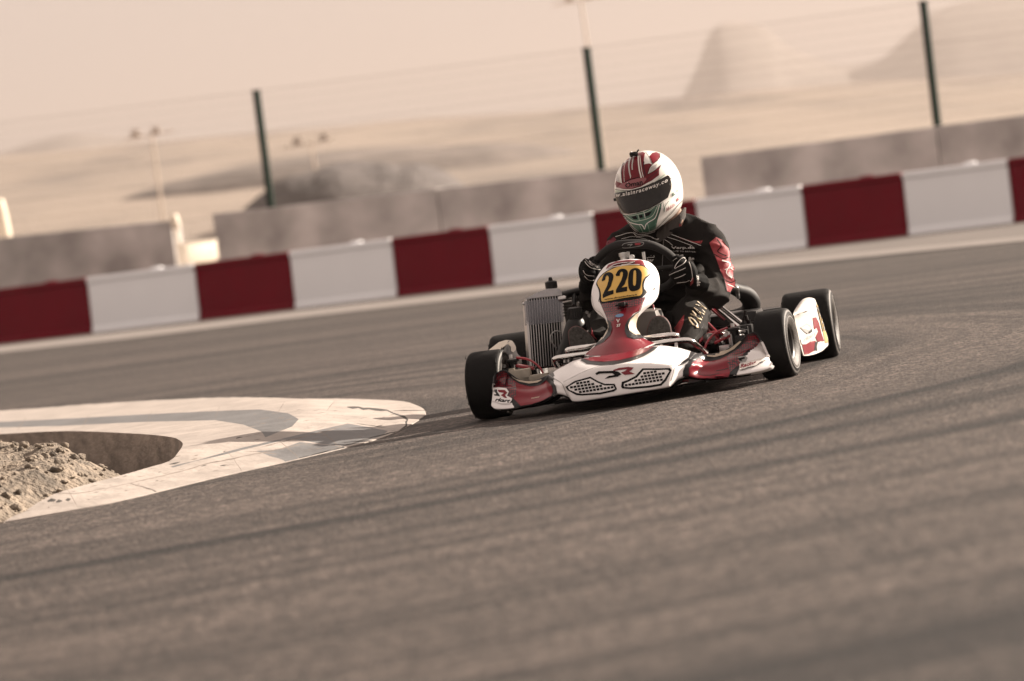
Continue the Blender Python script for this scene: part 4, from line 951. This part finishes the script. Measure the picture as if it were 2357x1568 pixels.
# fuel tank between the feet
TANK = mat('fuel_tank_plastic', (.12, .105, .095), .45, nscale=10, namt=.15)
mb = MB(); box(mb, KZ(4, 1110, 1160, .12), KAX, (.072, .09, .07), bev=.03); tk = build('fuel_tank', mb, TANK, parent=kart)
mb = MB(); lathe(mb, KZ(4, 1262, 1010, .12), KZV, [(-.02, 0), (-.02, .024), (.02, .026), (.024, .02), (.024, 0)], 14); build('tank_cap', mb, BLACK, parent=tk)
# ---- pedals
for x, y in ((1330, 1290), (320, 1380)):
    mb = MB(); tube(mb, [KZ(4, x, y, -.06), KZ(4, x, y+60, -.08), L((KI @ KZ(4, x, y, -.06)).x, -.10, .05)], .006, 8); box(mb, KZ(4, x, y+5, -.055), KAX, (.022, .004, .006), bev=.002); build('pedal', mb, DARKM, parent=kart)
# ---- side pods
def pod(G, name, mats_, dec=None, th=.005):
    mb = MB(); loft(mb, G, 5, 5); bvv = mb.bvh(); mb = shell(mb, th)
    if dec: dec(mb, bvv)
    return build(name, mb, mats_, parent=kart, ang=60)
Z8 = lambda x, y, yy: KZ(8, x, y, yy)
# right pod: rows from top to bottom, columns from inner/front to outer/rear
G = [[Z8(1640,215,.80), Z8(1690,170,.83), Z8(1770,148,.86), Z8(1840,165,.88), Z8(1862,200,.92)],
     [Z8(1560,350,.22), Z8(1650,300,.30), Z8(1740,290,.5), Z8(1850,300,.72), Z8(1895,290,.90)],
     [Z8(1575,450,.20), Z8(1660,430,.30), Z8(1760,420,.5), Z8(1880,420,.72), Z8(1935,410,.90)],
     [Z8(1600,600,.20), Z8(1690,590,.32), Z8(1800,580,.5), Z8(1915,560,.72), Z8(1985,570,.88)],
     [Z8(1640,760,.22), Z8(1720,770,.34), Z8(1830,760,.5), Z8(1940,730,.70), Z8(2025,700,.86)],
     [Z8(1680,900,.24), Z8(1740,910,.36), Z8(1850,890,.5), Z8(1950,840,.68), Z8(2032,780,.84)],
     [Z8(1695,945,.26), Z8(1760,945,.38), Z8(1860,920,.5), Z8(1960,870,.66), Z8(2030,800,.82)]]
def dec(mb, bv_):
    d = lambda p, m, o=.002: decal(mb, bv_, 8, p, m, o, 4)
    d([(1815,430),(1860,420),(1900,500),(1935,640),(1970,745),(1880,760),(1850,690),(1830,560)], 1)
    d([(1670,800),(1760,760),(1850,740),(1870,790),(1830,880),(1760,920),(1700,930)], 1)
    d([(1865,230),(1880,220),(1935,380),(1985,560),(2020,720),(2025,765),(1985,770),(1960,650),(1920,470),(1875,300)], 2)
    d([(1845,760),(1900,750),(1930,800),(1870,870),(1830,880)], 3, .0026)
    d([(1880,765),(1925,750),(1985,800),(1870,880),(1865,820)], 0, .0032)
    for k in range(3): line(mb, bv_, 8, [(1868+k*16, 260+k*30), (1905+k*18, 420), (1950+k*16, 610)], 1.0, 3, .003)
    d([(1640,560),(1720,500),(1790,540),(1800,600),(1760,660),(1700,620)], 4, .0026); d([(1660,570),(1730,525),(1770,560),(1760,600),(1720,590)], 0, .0032); d([(1750,620),(1800,580),(1800,620),(1755,650)], 3, .0034)
    d([(1640,720),(1860,570),(1880,620),(1830,720),(1720,790),(1660,790)], 0, .0030)
    text(mb, bv_, 'rkart', 8, [(1680,760),(1860,660),(1860,600),(1680,710)], 4, .0038, .3, .02)
pod(G, 'side_pod', [mat('greyer_white_plastic', (.50, .47, .44), .45, nscale=12, namt=.12), RED, mat('ochre_paint', (.40, .27, .08), .45), BAND, GREY], dec)  # pod white set greyer, toned down against the direct sun
mb = MB(); G = [[Z8(1548,365,.2), Z8(1600,330,.28), Z8(1650,310,.36), Z8(1720,295,.5)], [Z8(1580,395,.195), Z8(1640,370,.25), Z8(1720,345,.4), Z8(1755,330,.5)]]; loft(mb, G, 4, 4); mb = shell(mb, .004); build('pod_trim', mb, BLACK, parent=kart)
# left pod
Z7 = lambda x, y, yy: KZ(7, x, y, yy)
G = [[Z7(470,300,.62), Z7(700,120,.62), Z7(820,80,.60), Z7(930,90,.58), Z7(985,160,.56)],
     [Z7(500,300,.42), Z7(640,275,.40), Z7(770,250,.40), Z7(860,150,.42), Z7(1000,240,.50)],
     [Z7(520,340,.34), Z7(680,300,.32), Z7(800,290,.33), Z7(900,260,.36), Z7(1030,320,.48)],
     [Z7(540,450,.30), Z7(720,400,.28), Z7(850,400,.28), Z7(960,400,.32), Z7(1090,390,.46)],
     [Z7(560,650,.28), Z7(760,600,.26), Z7(900,600,.26), Z7(1020,610,.30), Z7(1110,600,.46)],
     [Z7(580,800,.28), Z7(780,760,.26), Z7(930,760,.26), Z7(1040,760,.30), Z7(1120,740,.46)]]
def dec(mb, bv_):
    d = lambda p, m, o=.002: decal(mb, bv_, 7, p, m, o, 4)
    d([(505,272),(700,120),(820,82),(900,85),(860,140),(740,240),(640,262)], 1); d([(840,150),(900,85),(960,110),(990,200),(985,250),(940,295),(905,270),(900,200)], 1)
pod(G, 'side_pod', [BLACK, CREAM], dec)
mb = MB(); c = KM @ Vector((-.50, .12, 0)); tube(mb, [Z7(740,290,.10), Z7(830,350,.11), Z7(890,450,.12), Z7(930,560,.12), Z7(940,640,.12)], [.004, .010, .013, .013, .01], 8, flat=(KY, .4)); build('pod_support', mb, BLACK, parent=kart)
mb = MB(); box(mb, Z7(1060, 715, -.05), KAX, (.045, .02, .028), bev=.006); box(mb, Z7(950, 700, -.03), KAX, (.012, .02, .03), bev=.004); box(mb, Z7(1350, 735, -.05), KAX, (.05, .02, .014), bev=.005); build('bumper_mount', mb, mat('cream_plastic', (.36, .32, .26), .5, nscale=30, namt=.2), parent=kart)
# under-nose bracket seen at right of the centre section
mb = MB(); box(mb, KZ(10, 615, 1355, -.30), (KX+KZV*.3, KY, KZV), (.012, .02, .012), bev=.003); build('nose_bracket', mb, REDM, parent=kart)
part('skid_bar', CHROME, [(Z10((480,1440,-.33),(560,1415,-.33),(640,1400,-.32)), .005)])
# ================================================================== DRIVER
person = empty('person', None, 'kart driver in a black and red racing suit and painted full-face helmet, gripping the wheel', 'person', mat=KM @ Matrix.Translation((.02, .85, .06)))
bd = MB()
def T(P, R, n=16, fl=None): tube(bd, [K(x, y, yy) for x, y, yy in P], R, n, flat=fl)
T([(1512,770,.86),(1514,730,.87),(1518,680,.86),(1525,630,.80),(1532,585,.74),(1538,556,.70),(1545,538,.68)], [.15,.165,.17,.175,.165,.115,.07], 24, (KY, .66))
T([(1418,590,.70),(1440,568,.69),(1490,552,.70),(1540,545,.70),(1590,550,.69),(1628,566,.68),(1644,588,.67)], [.06,.075,.088,.092,.092,.082,.066], 20, (KY, .85))
T([(1545,560,.68),(1552,535,.665),(1556,516,.655)], [.075,.068,.062], 16)           # collar base
T([(1628,572,.68),(1650,603,.65),(1655,640,.60),(1650,672,.54)], [.066,.062,.061,.060], 16)
T([(1650,665,.55),(1645,676,.53),(1628,672,.46),(1606,662,.38),(1592,652,.34)], [.058,.060,.056,.045,.036], 16)
T([(1432,575,.69),(1404,610,.66),(1378,655,.58),(1366,692,.50)], [.066,.062,.055,.050], 16)
T([(1366,690,.50),(1361,690,.48),(1358,668,.43),(1357,645,.38)], [.048,.050,.045,.036], 16)
T([(1560,770,.84),(1585,745,.62),(1592,728,.46),(1588,722,.37)], [.10,.085,.075,.066], 16)
T([(1590,724,.42),(1588,724,.35),(1590,745,.25),(1588,772,.15),(1578,800,.07),(1560,800,.05)], [.066,.068,.062,.052,.043,.04], 16)
T([(1465,770,.84),(1430,750,.62),(1408,738,.46),(1398,733,.38)], [.10,.085,.072,.062], 16)
T([(1400,734,.42),(1396,734,.36),(1390,752,.26),(1383,772,.16),(1372,790,.09)], [.062,.062,.056,.048,.04], 16)
def remesh(mb, vox, it, smooth=2):
    me = bpy.data.meshes.new('t'); me.from_pydata([tuple(v) for v in mb.v], [], mb.f); o = bpy.data.objects.new('t', me); C.objects.link(o)
    m = o.modifiers.new('r', 'REMESH'); m.mode = 'VOXEL'; m.voxel_size = vox
    m2 = o.modifiers.new('s', 'SMOOTH'); m2.iterations = it; m2.factor = .5
    dg = bpy.context.evaluated_depsgraph_get(); dg.update(); e = o.evaluated_get(dg); m3 = e.to_mesh()
    out = MB(); out.v = [v.co.copy() for v in m3.vertices]; out.f = [tuple(p.vertices) for p in m3.polygons]; out.m = [0]*len(out.f); nor = [v.normal.copy() for v in m3.vertices]
    e.to_mesh_clear(); bpy.data.objects.remove(o); bpy.data.meshes.remove(me)
    return out, nor
bd, nor = remesh(bd, .0075, 7)
for i, (v, n_) in enumerate(zip(bd.v, nor)):        # cloth folds
    l = KI @ v; a = noise.noise(Vector((l.x*9 + l.z*6, l.y*6, l.z*19))); b = noise.noise(Vector((l.x*15 + 5, l.y*12, l.z*26)))
    r = (1 - abs(a))**4
    bd.v[i] = v + n_*(.013*(r - .5) + .002*b)
pb = bd.bvh()
PM = [SUIT, SUITR, THREAD, INK, CREAM, mat('maroon_fabric', (.13, .008, .02), .7, nscale=20, namt=.2), mat('yellow_thread', (.5, .38, .2), .6), mat('light_grey_fabric', (.20, .18, .17), .75)]
d = lambda z, p, m, o=.0012, sm=0: decal(bd, pb, z, p, m, o, 3, sm)
ln = lambda z, p, w_, m, o=.0022: line(bd, pb, z, p, w_, m, o)
d(0, [(1632,560),(1648,546),(1662,553),(1676,572),(1690,600),(1698,635),(1698,664),(1688,676),(1672,670),(1668,650),(1658,625),(1650,602),(1640,580)], 1)
ln(0, [(1632,560),(1640,580),(1650,602),(1658,625),(1668,650),(1672,670)], 1.3, 3)
for p_, w_, m_ in (([(1650,552),(1660,566),(1652,580),(1672,590)], 2.2, 3), ([(1644,586),(1664,596),(1682,590)], 1.6, 3), ([(1662,600),(1680,608),(1672,628),(1684,640)], 2.4, 2), ([(1668,622),(1682,618),(1692,628)], 1.6, 2), ([(1662,640),(1680,650),(1692,645)], 1.6, 3), ([(1674,655),(1688,660)], 1.8, 2)): ln(0, p_, w_, m_)  # black and white fold marks and a swoosh drawn into the sleeve colour
d(3, [(290,1280),(390,1140),(470,1085),(500,1120),(430,1180),(360,1300)], 5)
ln(3, [(1080,1035),(1150,1060),(1280,1110),(1380,1150),(1480,1185)], 1.2, 2); ln(3, [(1060,1078),(1200,1122),(1290,1155),(1380,1190)], 1.0, 2)
d(3, [(1180,1075),(1280,1108),(1400,1140),(1500,1130),(1480,1165),(1400,1152),(1280,1118)], 1, .0016)
ln(3, [(490,1085),(600,1052),(690,1040),(740,1080),(860,1075),(960,1112),(1020,1100)], 1.0, 2); ln(3, [(560,1110),(680,1085),(800,1105),(900,1130)], .7, 2); ln(3, [(700,1030),(760,1060),(870,1050),(950,1025)], .8, 2)
ln(3, [(1045,1090),(1048,1160),(1040,1240),(1035,1350),(1030,1480)], 1.4, 7); ln(3, [(1060,1120),(1110,1150),(1150,1185)], .9, 2)
text(bd, pb, 'Verp.da', 3, [(1135,1230),(1412,1226),(1410,1192),(1133,1194)], 2, .0045, 0, .02)
text(bd, pb, 'RACE TO BETTER', 3, [(1130,1250),(1420,1262),(1422,1248),(1132,1236)], 2, .003, 0, .02)
text(bd, pb, 'har', 3, [(858,1372),(936,1370),(936,1336),(858,1338)], 2, .003, 0, .03); ln(3, [(850,1325),(890,1322),(935,1322),(935,1300)], 1.3, 2); ln(3, [(900,1300),(905,1302)], 1.4, 2)
text(bd, pb, '24', 3, [(1185,1305),(1280,1312),(1282,1285),(1187,1280)], 2, .003, 0, .04); text(bd, pb, 'ac', 3, [(1330,1370),(1395,1385),(1405,1325),(1340,1310)], 2, .003, 0, .05)
ln(3, [(1540,1030),(1480,1130),(1440,1280),(1400,1400)], .8, 3)
# leg lettering and knee patch
text(bd, pb, 'OMAN', 10, [(800,565),(940,225),(800,105),(640,400)], 6, .0028, 0, .022, 1.3)
text(bd, pb, 'OMAN', 10, [(788,548),(930,225),(805,118),(654,402)], 4, .0042, 0, -.002, 1.3)
d(10, [(595,315),(585,450),(530,600),(495,720),(400,620),(430,530),(500,440)], 1)
ln(10, [(598,318),(588,450),(535,600),(500,720)], 1.0, 3); ln(10, [(900,460),(820,620),(700,780)], .6, 3)
d(4, [(440,1150),(460,1210),(520,1320),(470,1290),(435,1230)], 1)
# stitched cuff edge
ln(2, [(670,240),(690,300),(672,370),(630,420)], 1.0, 3)
body = build('body', bd, PM, parent=person, ang=0)
# neck
mb = MB(); tube(mb, [K(1545,545,.67), K(1550,515,.65), K(1540,490,.63)], [.047, .045, .050], 20); build('neck', mb, SKIN, parent=person)
# collar
mb = MB(); G = []
for k in range(5):
    row = []
    for j in range(24):
        a = 2*pi*j/24; c = K(1541 + 1.5*k, 540 - 9*k, .665 - .004*k); r = .068 - .002*k
        rr = r*(1 + .03*sin(a*14)*(1 if k in (1, 2, 3) else .3))
        row.append(c + KX*rr*cos(a)*1.02 + KY*rr*sin(a) + KZV*(.004 + .030*cos(a) + .012*sin(a)))
    G.append(row)
grid(mb, G, 0, True); mb = shell(mb, .006); cbv = mb.bvh(); text(mb, cbv, 'K', 6, [(1265,1375),(1310,1370),(1310,1320),(1265,1325)], 1, .003, 0, .05)
build('collar', mb, [mat('collar_rib', (.07, .06, .055), .85, bump=.002, bscale=120), SUITR], parent=person, ang=60)
# ---- gloves: palm, five fingers, cuff joined into one surface
def glove(palm, fingers, cuff, dec):
    mb = MB()
    for P, r in palm + fingers + cuff: tube(mb, [KZ(4, *p) for p in P], r, 12)
    mb, nor = remesh(mb, .0035, 2)
    bv_ = mb.bvh(); dec(mb, bv_)
    return build('glove', mb, [GLOVE, THREAD, REDM], parent=person, ang=0)
def dr(mb, b):
    l = lambda p, w_=1.0, m=1: line(mb, b, 4, p, w_, m, .0015)
    l([(1435,480),(1500,448),(1570,420),(1640,388)]); l([(1500,522),(1570,500),(1640,465)]); l([(1530,580),(1580,572),(1640,565),(1690,545)])
    l([(1500,392),(1520,350),(1560,300),(1600,262),(1635,270),(1640,300),(1600,340),(1540,375),(1505,400)], 1.2); l([(1650,250),(1690,330),(1715,420),(1725,520),(1700,560)], 1.1)
    l([(1480,300),(1500,280),(1530,262)], .7)
    decal(mb, b, 4, [(1715,520),(1740,510),(1735,580),(1700,620),(1705,570)], 2, .001, 3)
    text(mb, b, 'spar', 4, [(1835,610),(1810,470),(1775,480),(1785,620)], 1, .002, 0, .02)
glove([([(1640,330,.30),(1665,400,.30),(1680,480,.31),(1680,540,.32)], [.026,.034,.036,.030]), ([(1600,330,.30),(1620,430,.30),(1640,520,.31)], [.022,.03,.028])],
      [([(1635,310,.29),(1570,335,.265),(1510,385,.27),(1490,410,.30)], [.0125,.0115,.0105,.009]), ([(1645,385,.29),(1570,415,.262),(1480,460,.268),(1450,480,.30)], [.0125,.012,.0105,.009]),
       ([(1655,450,.30),(1580,480,.268),(1505,510,.272),(1475,525,.305)], [.0125,.0115,.0105,.009]), ([(1665,520,.31),(1600,545,.28),(1535,565,.285),(1512,575,.31)], [.0115,.0105,.0095,.008]),
       ([(1610,290,.30),(1560,265,.285),(1510,270,.275),(1480,300,.28)], [.015,.0125,.0115,.009])],
      [([(1690,520,.32),(1735,560,.335),(1790,590,.35),(1840,600,.37)], [.030,.033,.038,.043])], dr)
def dl(mb, b):
    l = lambda p, w_=.9, m=1: line(mb, b, 4, p, w_, m, .0015)
    l([(355,310),(385,350),(430,385),(500,405),(550,410)]); l([(338,420),(360,460),(400,485),(470,490)], 1.1); l([(352,490),(390,530),(430,548),(470,545)]); l([(360,280),(400,330),(450,365)], .7)
    text(mb, b, 'sparco', 4, [(400,325),(510,405),(525,375),(410,290)], 1, .002, 0, .01)
glove([([(400,310,.33),(395,400,.33),(400,480,.335),(410,540,.35)], [.030,.038,.037,.030]), ([(450,330,.32),(460,420,.325),(455,500,.34)], [.024,.030,.026])],
      [([(370,300,.32),(350,330,.29),(400,370,.265),(470,400,.28)], [.0125,.012,.011,.0095]), ([(355,370,.32),(345,400,.29),(400,440,.268),(480,455,.285)], [.0125,.012,.011,.0095]),
       ([(355,440,.32),(350,465,.295),(405,500,.275),(475,510,.29)], [.012,.0115,.0105,.009]), ([(365,500,.33),(365,525,.305),(415,555,.29),(470,560,.305)], [.011,.0105,.010,.0085]),
       ([(440,300,.33),(480,275,.31),(520,290,.29),(545,320,.285)], [.015,.0125,.0115,.009])],
      [([(405,530,.35),(400,580,.37),(400,630,.39)], [.033,.035,.040])], dl)
# ---- shoes, sole towards the camera
def shoe(out, y0, back, ankle):
    P = sm2(out, 4); cx = sum(p[0] for p in P)/len(P); cy = sum(p[1] for p in P)/len(P); sc = lambda f, yy: [KZ(4, cx+(x-cx)*f, cy+(y-cy)*f, yy) for x, y in P]
    e = bpy.data.objects.new('shoe', None); C.objects.link(e); e.parent = person
    mb = MB(); grid(mb, [sc(.05, y0-.004), sc(.5, y0-.004), sc(.92, y0-.003), sc(1.0, y0+.001), sc(1.0, y0+.008)], 0, True); build('sole', mb, SOLE, parent=e)
    mb = MB(); grid(mb, [sc(1.0, y0+.006), sc(1.035, y0+.009), sc(1.035, y0+.014), sc(1.0, y0+.017)], 0, True); build('welt', mb, mat('shoe_welt', (.12, .03, .03), .7), parent=e)
    mb = MB(); G = [sc(.99, y0+.015), sc(.98, y0+.03), [p*.85 + (K(*ankle[:2], ankle[2]))*.15 for p in sc(.93, y0+.055)], [p*.35 + K(*ankle)*.65 + KY*0 for p in sc(.9, ankle[2])], [p*.25 + K(*ankle)*.75 for p in sc(.9, ankle[2]+.03)]]
    loft(mb, G, 1, 4, closeu=True); build('upper', mb, GLOVE, parent=e)
shoe([(1150,1230),(1165,1130),(1210,1040),(1290,1003),(1370,1020),(1430,1090),(1455,1180),(1450,1280),(1400,1390),(1280,1430),(1190,1380)], .0, .1, (1566,797,.07))
shoe([(150,1270),(150,1200),(200,1145),(265,1135),(340,1170),(420,1240),(480,1320),(500,1400),(420,1450),(280,1460),(180,1400)], .0, .1, (1385,790,.08))
# ---- helmet
R6 = [((600,72),(790,58),.66,.05),((430,165),(955,100),.66,.10),((300,275),(1125,225),.66,.128),((200,430),(1243,390),.655,.140),((158,600),(1308,560),.65,.146),((153,770),(1334,735),.64,.148),
      ((178,910),(1335,880),.63,.146),((232,1040),(1300,1035),.61,.14),((300,1180),(1190,1180),.59,.128),((375,1300),(1060,1290),.565,.112),((470,1420),(920,1400),.545,.095),((560,1485),(800,1475),.54,.07)]
def hel(s=1.0):
    G = []
    for k, (l, r, yc, hd) in enumerate(R6):
        a = KZ(6, *l, yc); b = KZ(6, *r, yc); c = (a+b)/2; row = []
        dz = KZV*(-.10 if k < 9 else -.10)
        for j in range(32):
            t = 2*pi*j/32; cc, ss = cos(t), sin(t)
            row.append(c + (b-a)/2*cc*s + KY*hd*ss*s)
        G.append(row)
    return G
hm_ = MB(); G = hel(); c0 = KZ(6, 690, 52, .66); c1 = KZ(6, 680, 1500, .54)
G = [[c0 + (p-c0)*.03 for p in G[0]]] + G + [[c1 + (p-c1)*.03 for p in G[-1]]]
loft(hm_, G, 2, 5, closeu=True); hb = hm_.bvh()
HM = [HWHITE, HRED, HDARK, HGREY, GREEN, GREENL, INK, THREAD, SUITR, mat('helmet_dusty_red', (.24, .06, .07), .35, coat=.2)]
d = lambda p, m, o=.001, sm=0: decal(hm_, hb, 6, p, m, o, 3, sm); ln = lambda p, w_, m, o=.0022: line(hm_, hb, 6, p, w_, m, o)
d([(265,450),(285,340),(330,230),(420,165),(540,100),(640,82),(678,105),(660,200),(648,330),(690,510),(760,540),(920,400),(918,485),(800,575),(600,685),(450,728),(290,724),(180,695),(160,640),(180,570),(235,610),(285,630)], 1)
d([(750,160),(800,100),(870,85),(930,112),(935,170),(890,240),(810,292)], 1); d([(690,290),(745,280),(802,302),(760,360),(722,470),(690,512),(655,380),(660,300)], 1)
d([(720,472),(830,410),(960,300),(918,385),(915,485),(800,575),(690,590),(650,520)], 1, .0012)
d([(185,470),(220,520),(242,605),(190,585),(165,560)], 3); d([(735,465),(775,350),(880,290),(870,360),(800,420)], 3, .0014)
d([(165,720),(300,760),(450,750),(620,700),(800,625),(900,565),(1010,440),(990,470),(830,560),(640,650),(450,705),(300,735)], 5, .0014) if False else None
d([(160,735),(250,760),(400,755),(560,722),(700,672),(850,600),(1000,470),(1030,480),(950,545),(800,625),(600,705),(350,765),(160,790)], 5, .0014)
for p, w_, m in (([(432,170),(405,260),(400,340),(412,440),(430,512)], 3.2, 3), ([(480,160),(462,260),(455,330),(460,395)], 2.6, 3), ([(560,150),(565,260),(580,400),(600,480),(612,532)], 3.0, 7), ([(588,150),(605,300),(625,430),(650,524)], 1.4, 7),
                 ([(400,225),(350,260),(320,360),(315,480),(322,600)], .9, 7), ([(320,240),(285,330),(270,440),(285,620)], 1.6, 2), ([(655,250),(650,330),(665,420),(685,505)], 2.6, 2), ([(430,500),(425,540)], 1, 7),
                 ([(320,610),(400,570),(500,540),(580,520)], 1.4, 6), ([(165,705),(290,740),(450,735),(620,690),(780,600),(880,530),(1000,440)], 1.6, 7), ([(160,730),(290,752),(450,748),(640,700),(820,610)], 1.0, 6), ([(720,470),(745,380),(790,310),(880,240),(935,170),(930,110)], .9, 6), ([(680,85),(740,170),(802,300)], .9, 6),
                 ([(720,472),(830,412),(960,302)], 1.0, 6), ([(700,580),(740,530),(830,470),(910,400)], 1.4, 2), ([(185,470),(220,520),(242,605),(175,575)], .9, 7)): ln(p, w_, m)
d([(325,615),(420,575),(560,535),(690,530),(700,560),(640,640),(450,722),(300,722),(200,700),(250,650)], 9, .0018)
text(hm_, hb, 'Oman', 6, [(340,712),(640,648),(628,560),(338,628)], 6, .003, 0, .02)
ln([(372,628),(376,612)], 1.4, 7)
# chin
d([(300,1168),(430,1170),(560,1142),(760,1072),(900,1000),(960,968),(942,1080),(885,1250),(852,1420),(720,1480),(590,1482),(490,1400),(375,1265)], 4)
for p, w_, m in (([(345,1180),(430,1250),(500,1285),(620,1272),(740,1235),(820,1170),(895,1010)], 1.3, 5), ([(310,1190),(400,1290),(480,1325),(560,1345),(615,1348),(645,1380),(668,1420),(688,1350),(740,1300),(830,1245),(870,1180),(925,1000)], 1.6, 7), ([(380,1185),(450,1190),(560,1165),(700,1130),(840,1040)], 1.2, 5),
                 ([(580,1350),(640,1470)], .9, 5), ([(715,1320),(750,1460)], .9, 5), ([(655,1110),(680,1240)], 1.0, 7), ([(555,1160),(580,1270)], 1.0, 5), ([(300,1168),(400,1310),(480,1400),(580,1482)], 1.6, 6), ([(960,968),(942,1080),(885,1250),(855,1410)], 1.0, 6),
                 ([(1330,920),(1240,1010),(1140,1130),(1000,1270),(880,1400)], 1.0, 6), ([(980,950),(1000,1040),(1002,1120),(1020,1030),(1080,940)], 1.2, 4)): ln(p, w_, m)
for q in ([(440,1208),(525,1195),(552,1250),(485,1252)], [(572,1186),(628,1172),(642,1224),(592,1236)], [(675,1152),(795,1112),(745,1188),(688,1206)]): d(q, 6, .0032)
text(hm_, hb, 'Abdulla', 6, [(1040,1125),(1200,1010),(1190,955),(1030,1060)], 8, .002, 0, .0); text(hm_, hb, 'K', 6, [(1225,950),(1275,905),(1270,860),(1220,890)], 8, .002, 0, .04)
text(hm_, hb, 'IL', 6, [(1150,860),(1200,815),(1180,765),(1140,805)], 4, .002, 0, .05)
for x, y, r in ((1097,650,22), (1110,545,14), (1165,575,9)): d([(x + r*.7*cos(a), y + r*sin(a)) for a in [k*pi/6 for k in range(12)]], 6, .006)
ln([(1110,430),(1140,460),(1155,495)], 1.2, 6, .003); ln([(1230,740),(1235,770)], 1.4, 4, .002)
helm = build('helmet', hm_, HM, parent=person, ang=60)
VIS = mat('smoked_visor', (.012, .0095, .008), .05, coat=.1, spec=.3)
vz = MB(); out = [(156,792),(350,768),(600,706),(800,628),(950,552),(1055,492),(1085,505),(1105,560),(1122,640),(1118,720),(1090,800),(1062,880),(930,972),(760,1066),(560,1134),(400,1160),(275,1142),(222,1000),(182,870)]
decal(vz, hb, 6, out, 0, .005, 3); vz = shell(vz, .003); vbv = vz.bvh()
def btext(s, P0, P1, hgt, bend, m, off, bold):
    cu = bpy.data.curves.new('lettering', 'FONT'); cu.body = s; cu.offset = bold; cu.space_character = 1.22; o = bpy.data.objects.new('lettering', cu); C.objects.link(o); bpy.context.view_layer.update()
    me = o.to_mesh(); V = [v.co.copy() for v in me.vertices]; Fc = [tuple(p.vertices) for p in me.polygons]; o.to_mesh_clear(); bpy.data.objects.remove(o); bpy.data.curves.remove(cu)
    x0, x1 = min(v.x for v in V), max(v.x for v in V); W = []
    for v in V:
        a = (v.x-x0)/(x1-x0); W.append(Vector(zp(6, P0[0]*(1-a)+P1[0]*a + v.y*hgt*.08, P0[1]*(1-a)+P1[1]*a + bend*4*a*(1-a) - v.y*hgt)))
    project(vz, vbv, W, Fc, m, off)
btext('w.alainraceway.co', (175, 862), (1060, 600), 96, 44, 1, .0030, .022)
ln2 = lambda p, w_, m: line(vz, vbv, 6, p, w_, m, .0012)
vis = build('visor', vz, [VIS, THREAD, GREY], parent=helm, ang=60)
mb = MB(); c = KZ(6, 1095, 650, .60); lathe(mb, KZ(6, 185, 905, .60), KX, [(-.012, 0), (-.012, .006), (.006, .006), (.006, 0)], 10); build('visor_tab', mb, BLACK, parent=helm)
mb = MB(); tube(mb, [KZ(6, 430, 150, .57), KZ(6, 480, 118, .56), KZ(6, 550, 128, .56)], [.006, .008, .006], 8); tube(mb, [KZ(6, 425, 140, .57), KZ(6, 415, 110, .565), KZ(6, 445, 80, .56)], .003, 6); tube(mb, [KZ(6, 530, 110, .56), KZ(6, 545, 65, .56), KZ(6, 570, 40, .56)], .003, 6); box(mb, KZ(6, 480, 105, .56), KAX, (.010, .01, .006), bev=.002)
build('vent_clip', mb, BLACK, parent=helm)
# ------------------------------------------------------------------ haze
hz = MB(); box(hz, (0, 3620, 188.3), ((1,0,0),(0,1,0),(0,0,1)), (6800, 3730, 190))
hm = bpy.data.materials.new('haze'); hm.use_nodes = True; hm.node_tree.nodes.clear()
vo = hm.node_tree.nodes.new('ShaderNodeVolumePrincipled'); vo.inputs['Density'].default_value = .00021; vo.inputs['Color'].default_value = (.52, .455, .42, 1); vo.inputs['Anisotropy'].default_value = .25
ho = hm.node_tree.nodes.new('ShaderNodeOutputMaterial'); hm.node_tree.links.new(vo.outputs[0], ho.inputs['Volume'])
build('haze', hz, hm, kind='stuff', smooth=False)
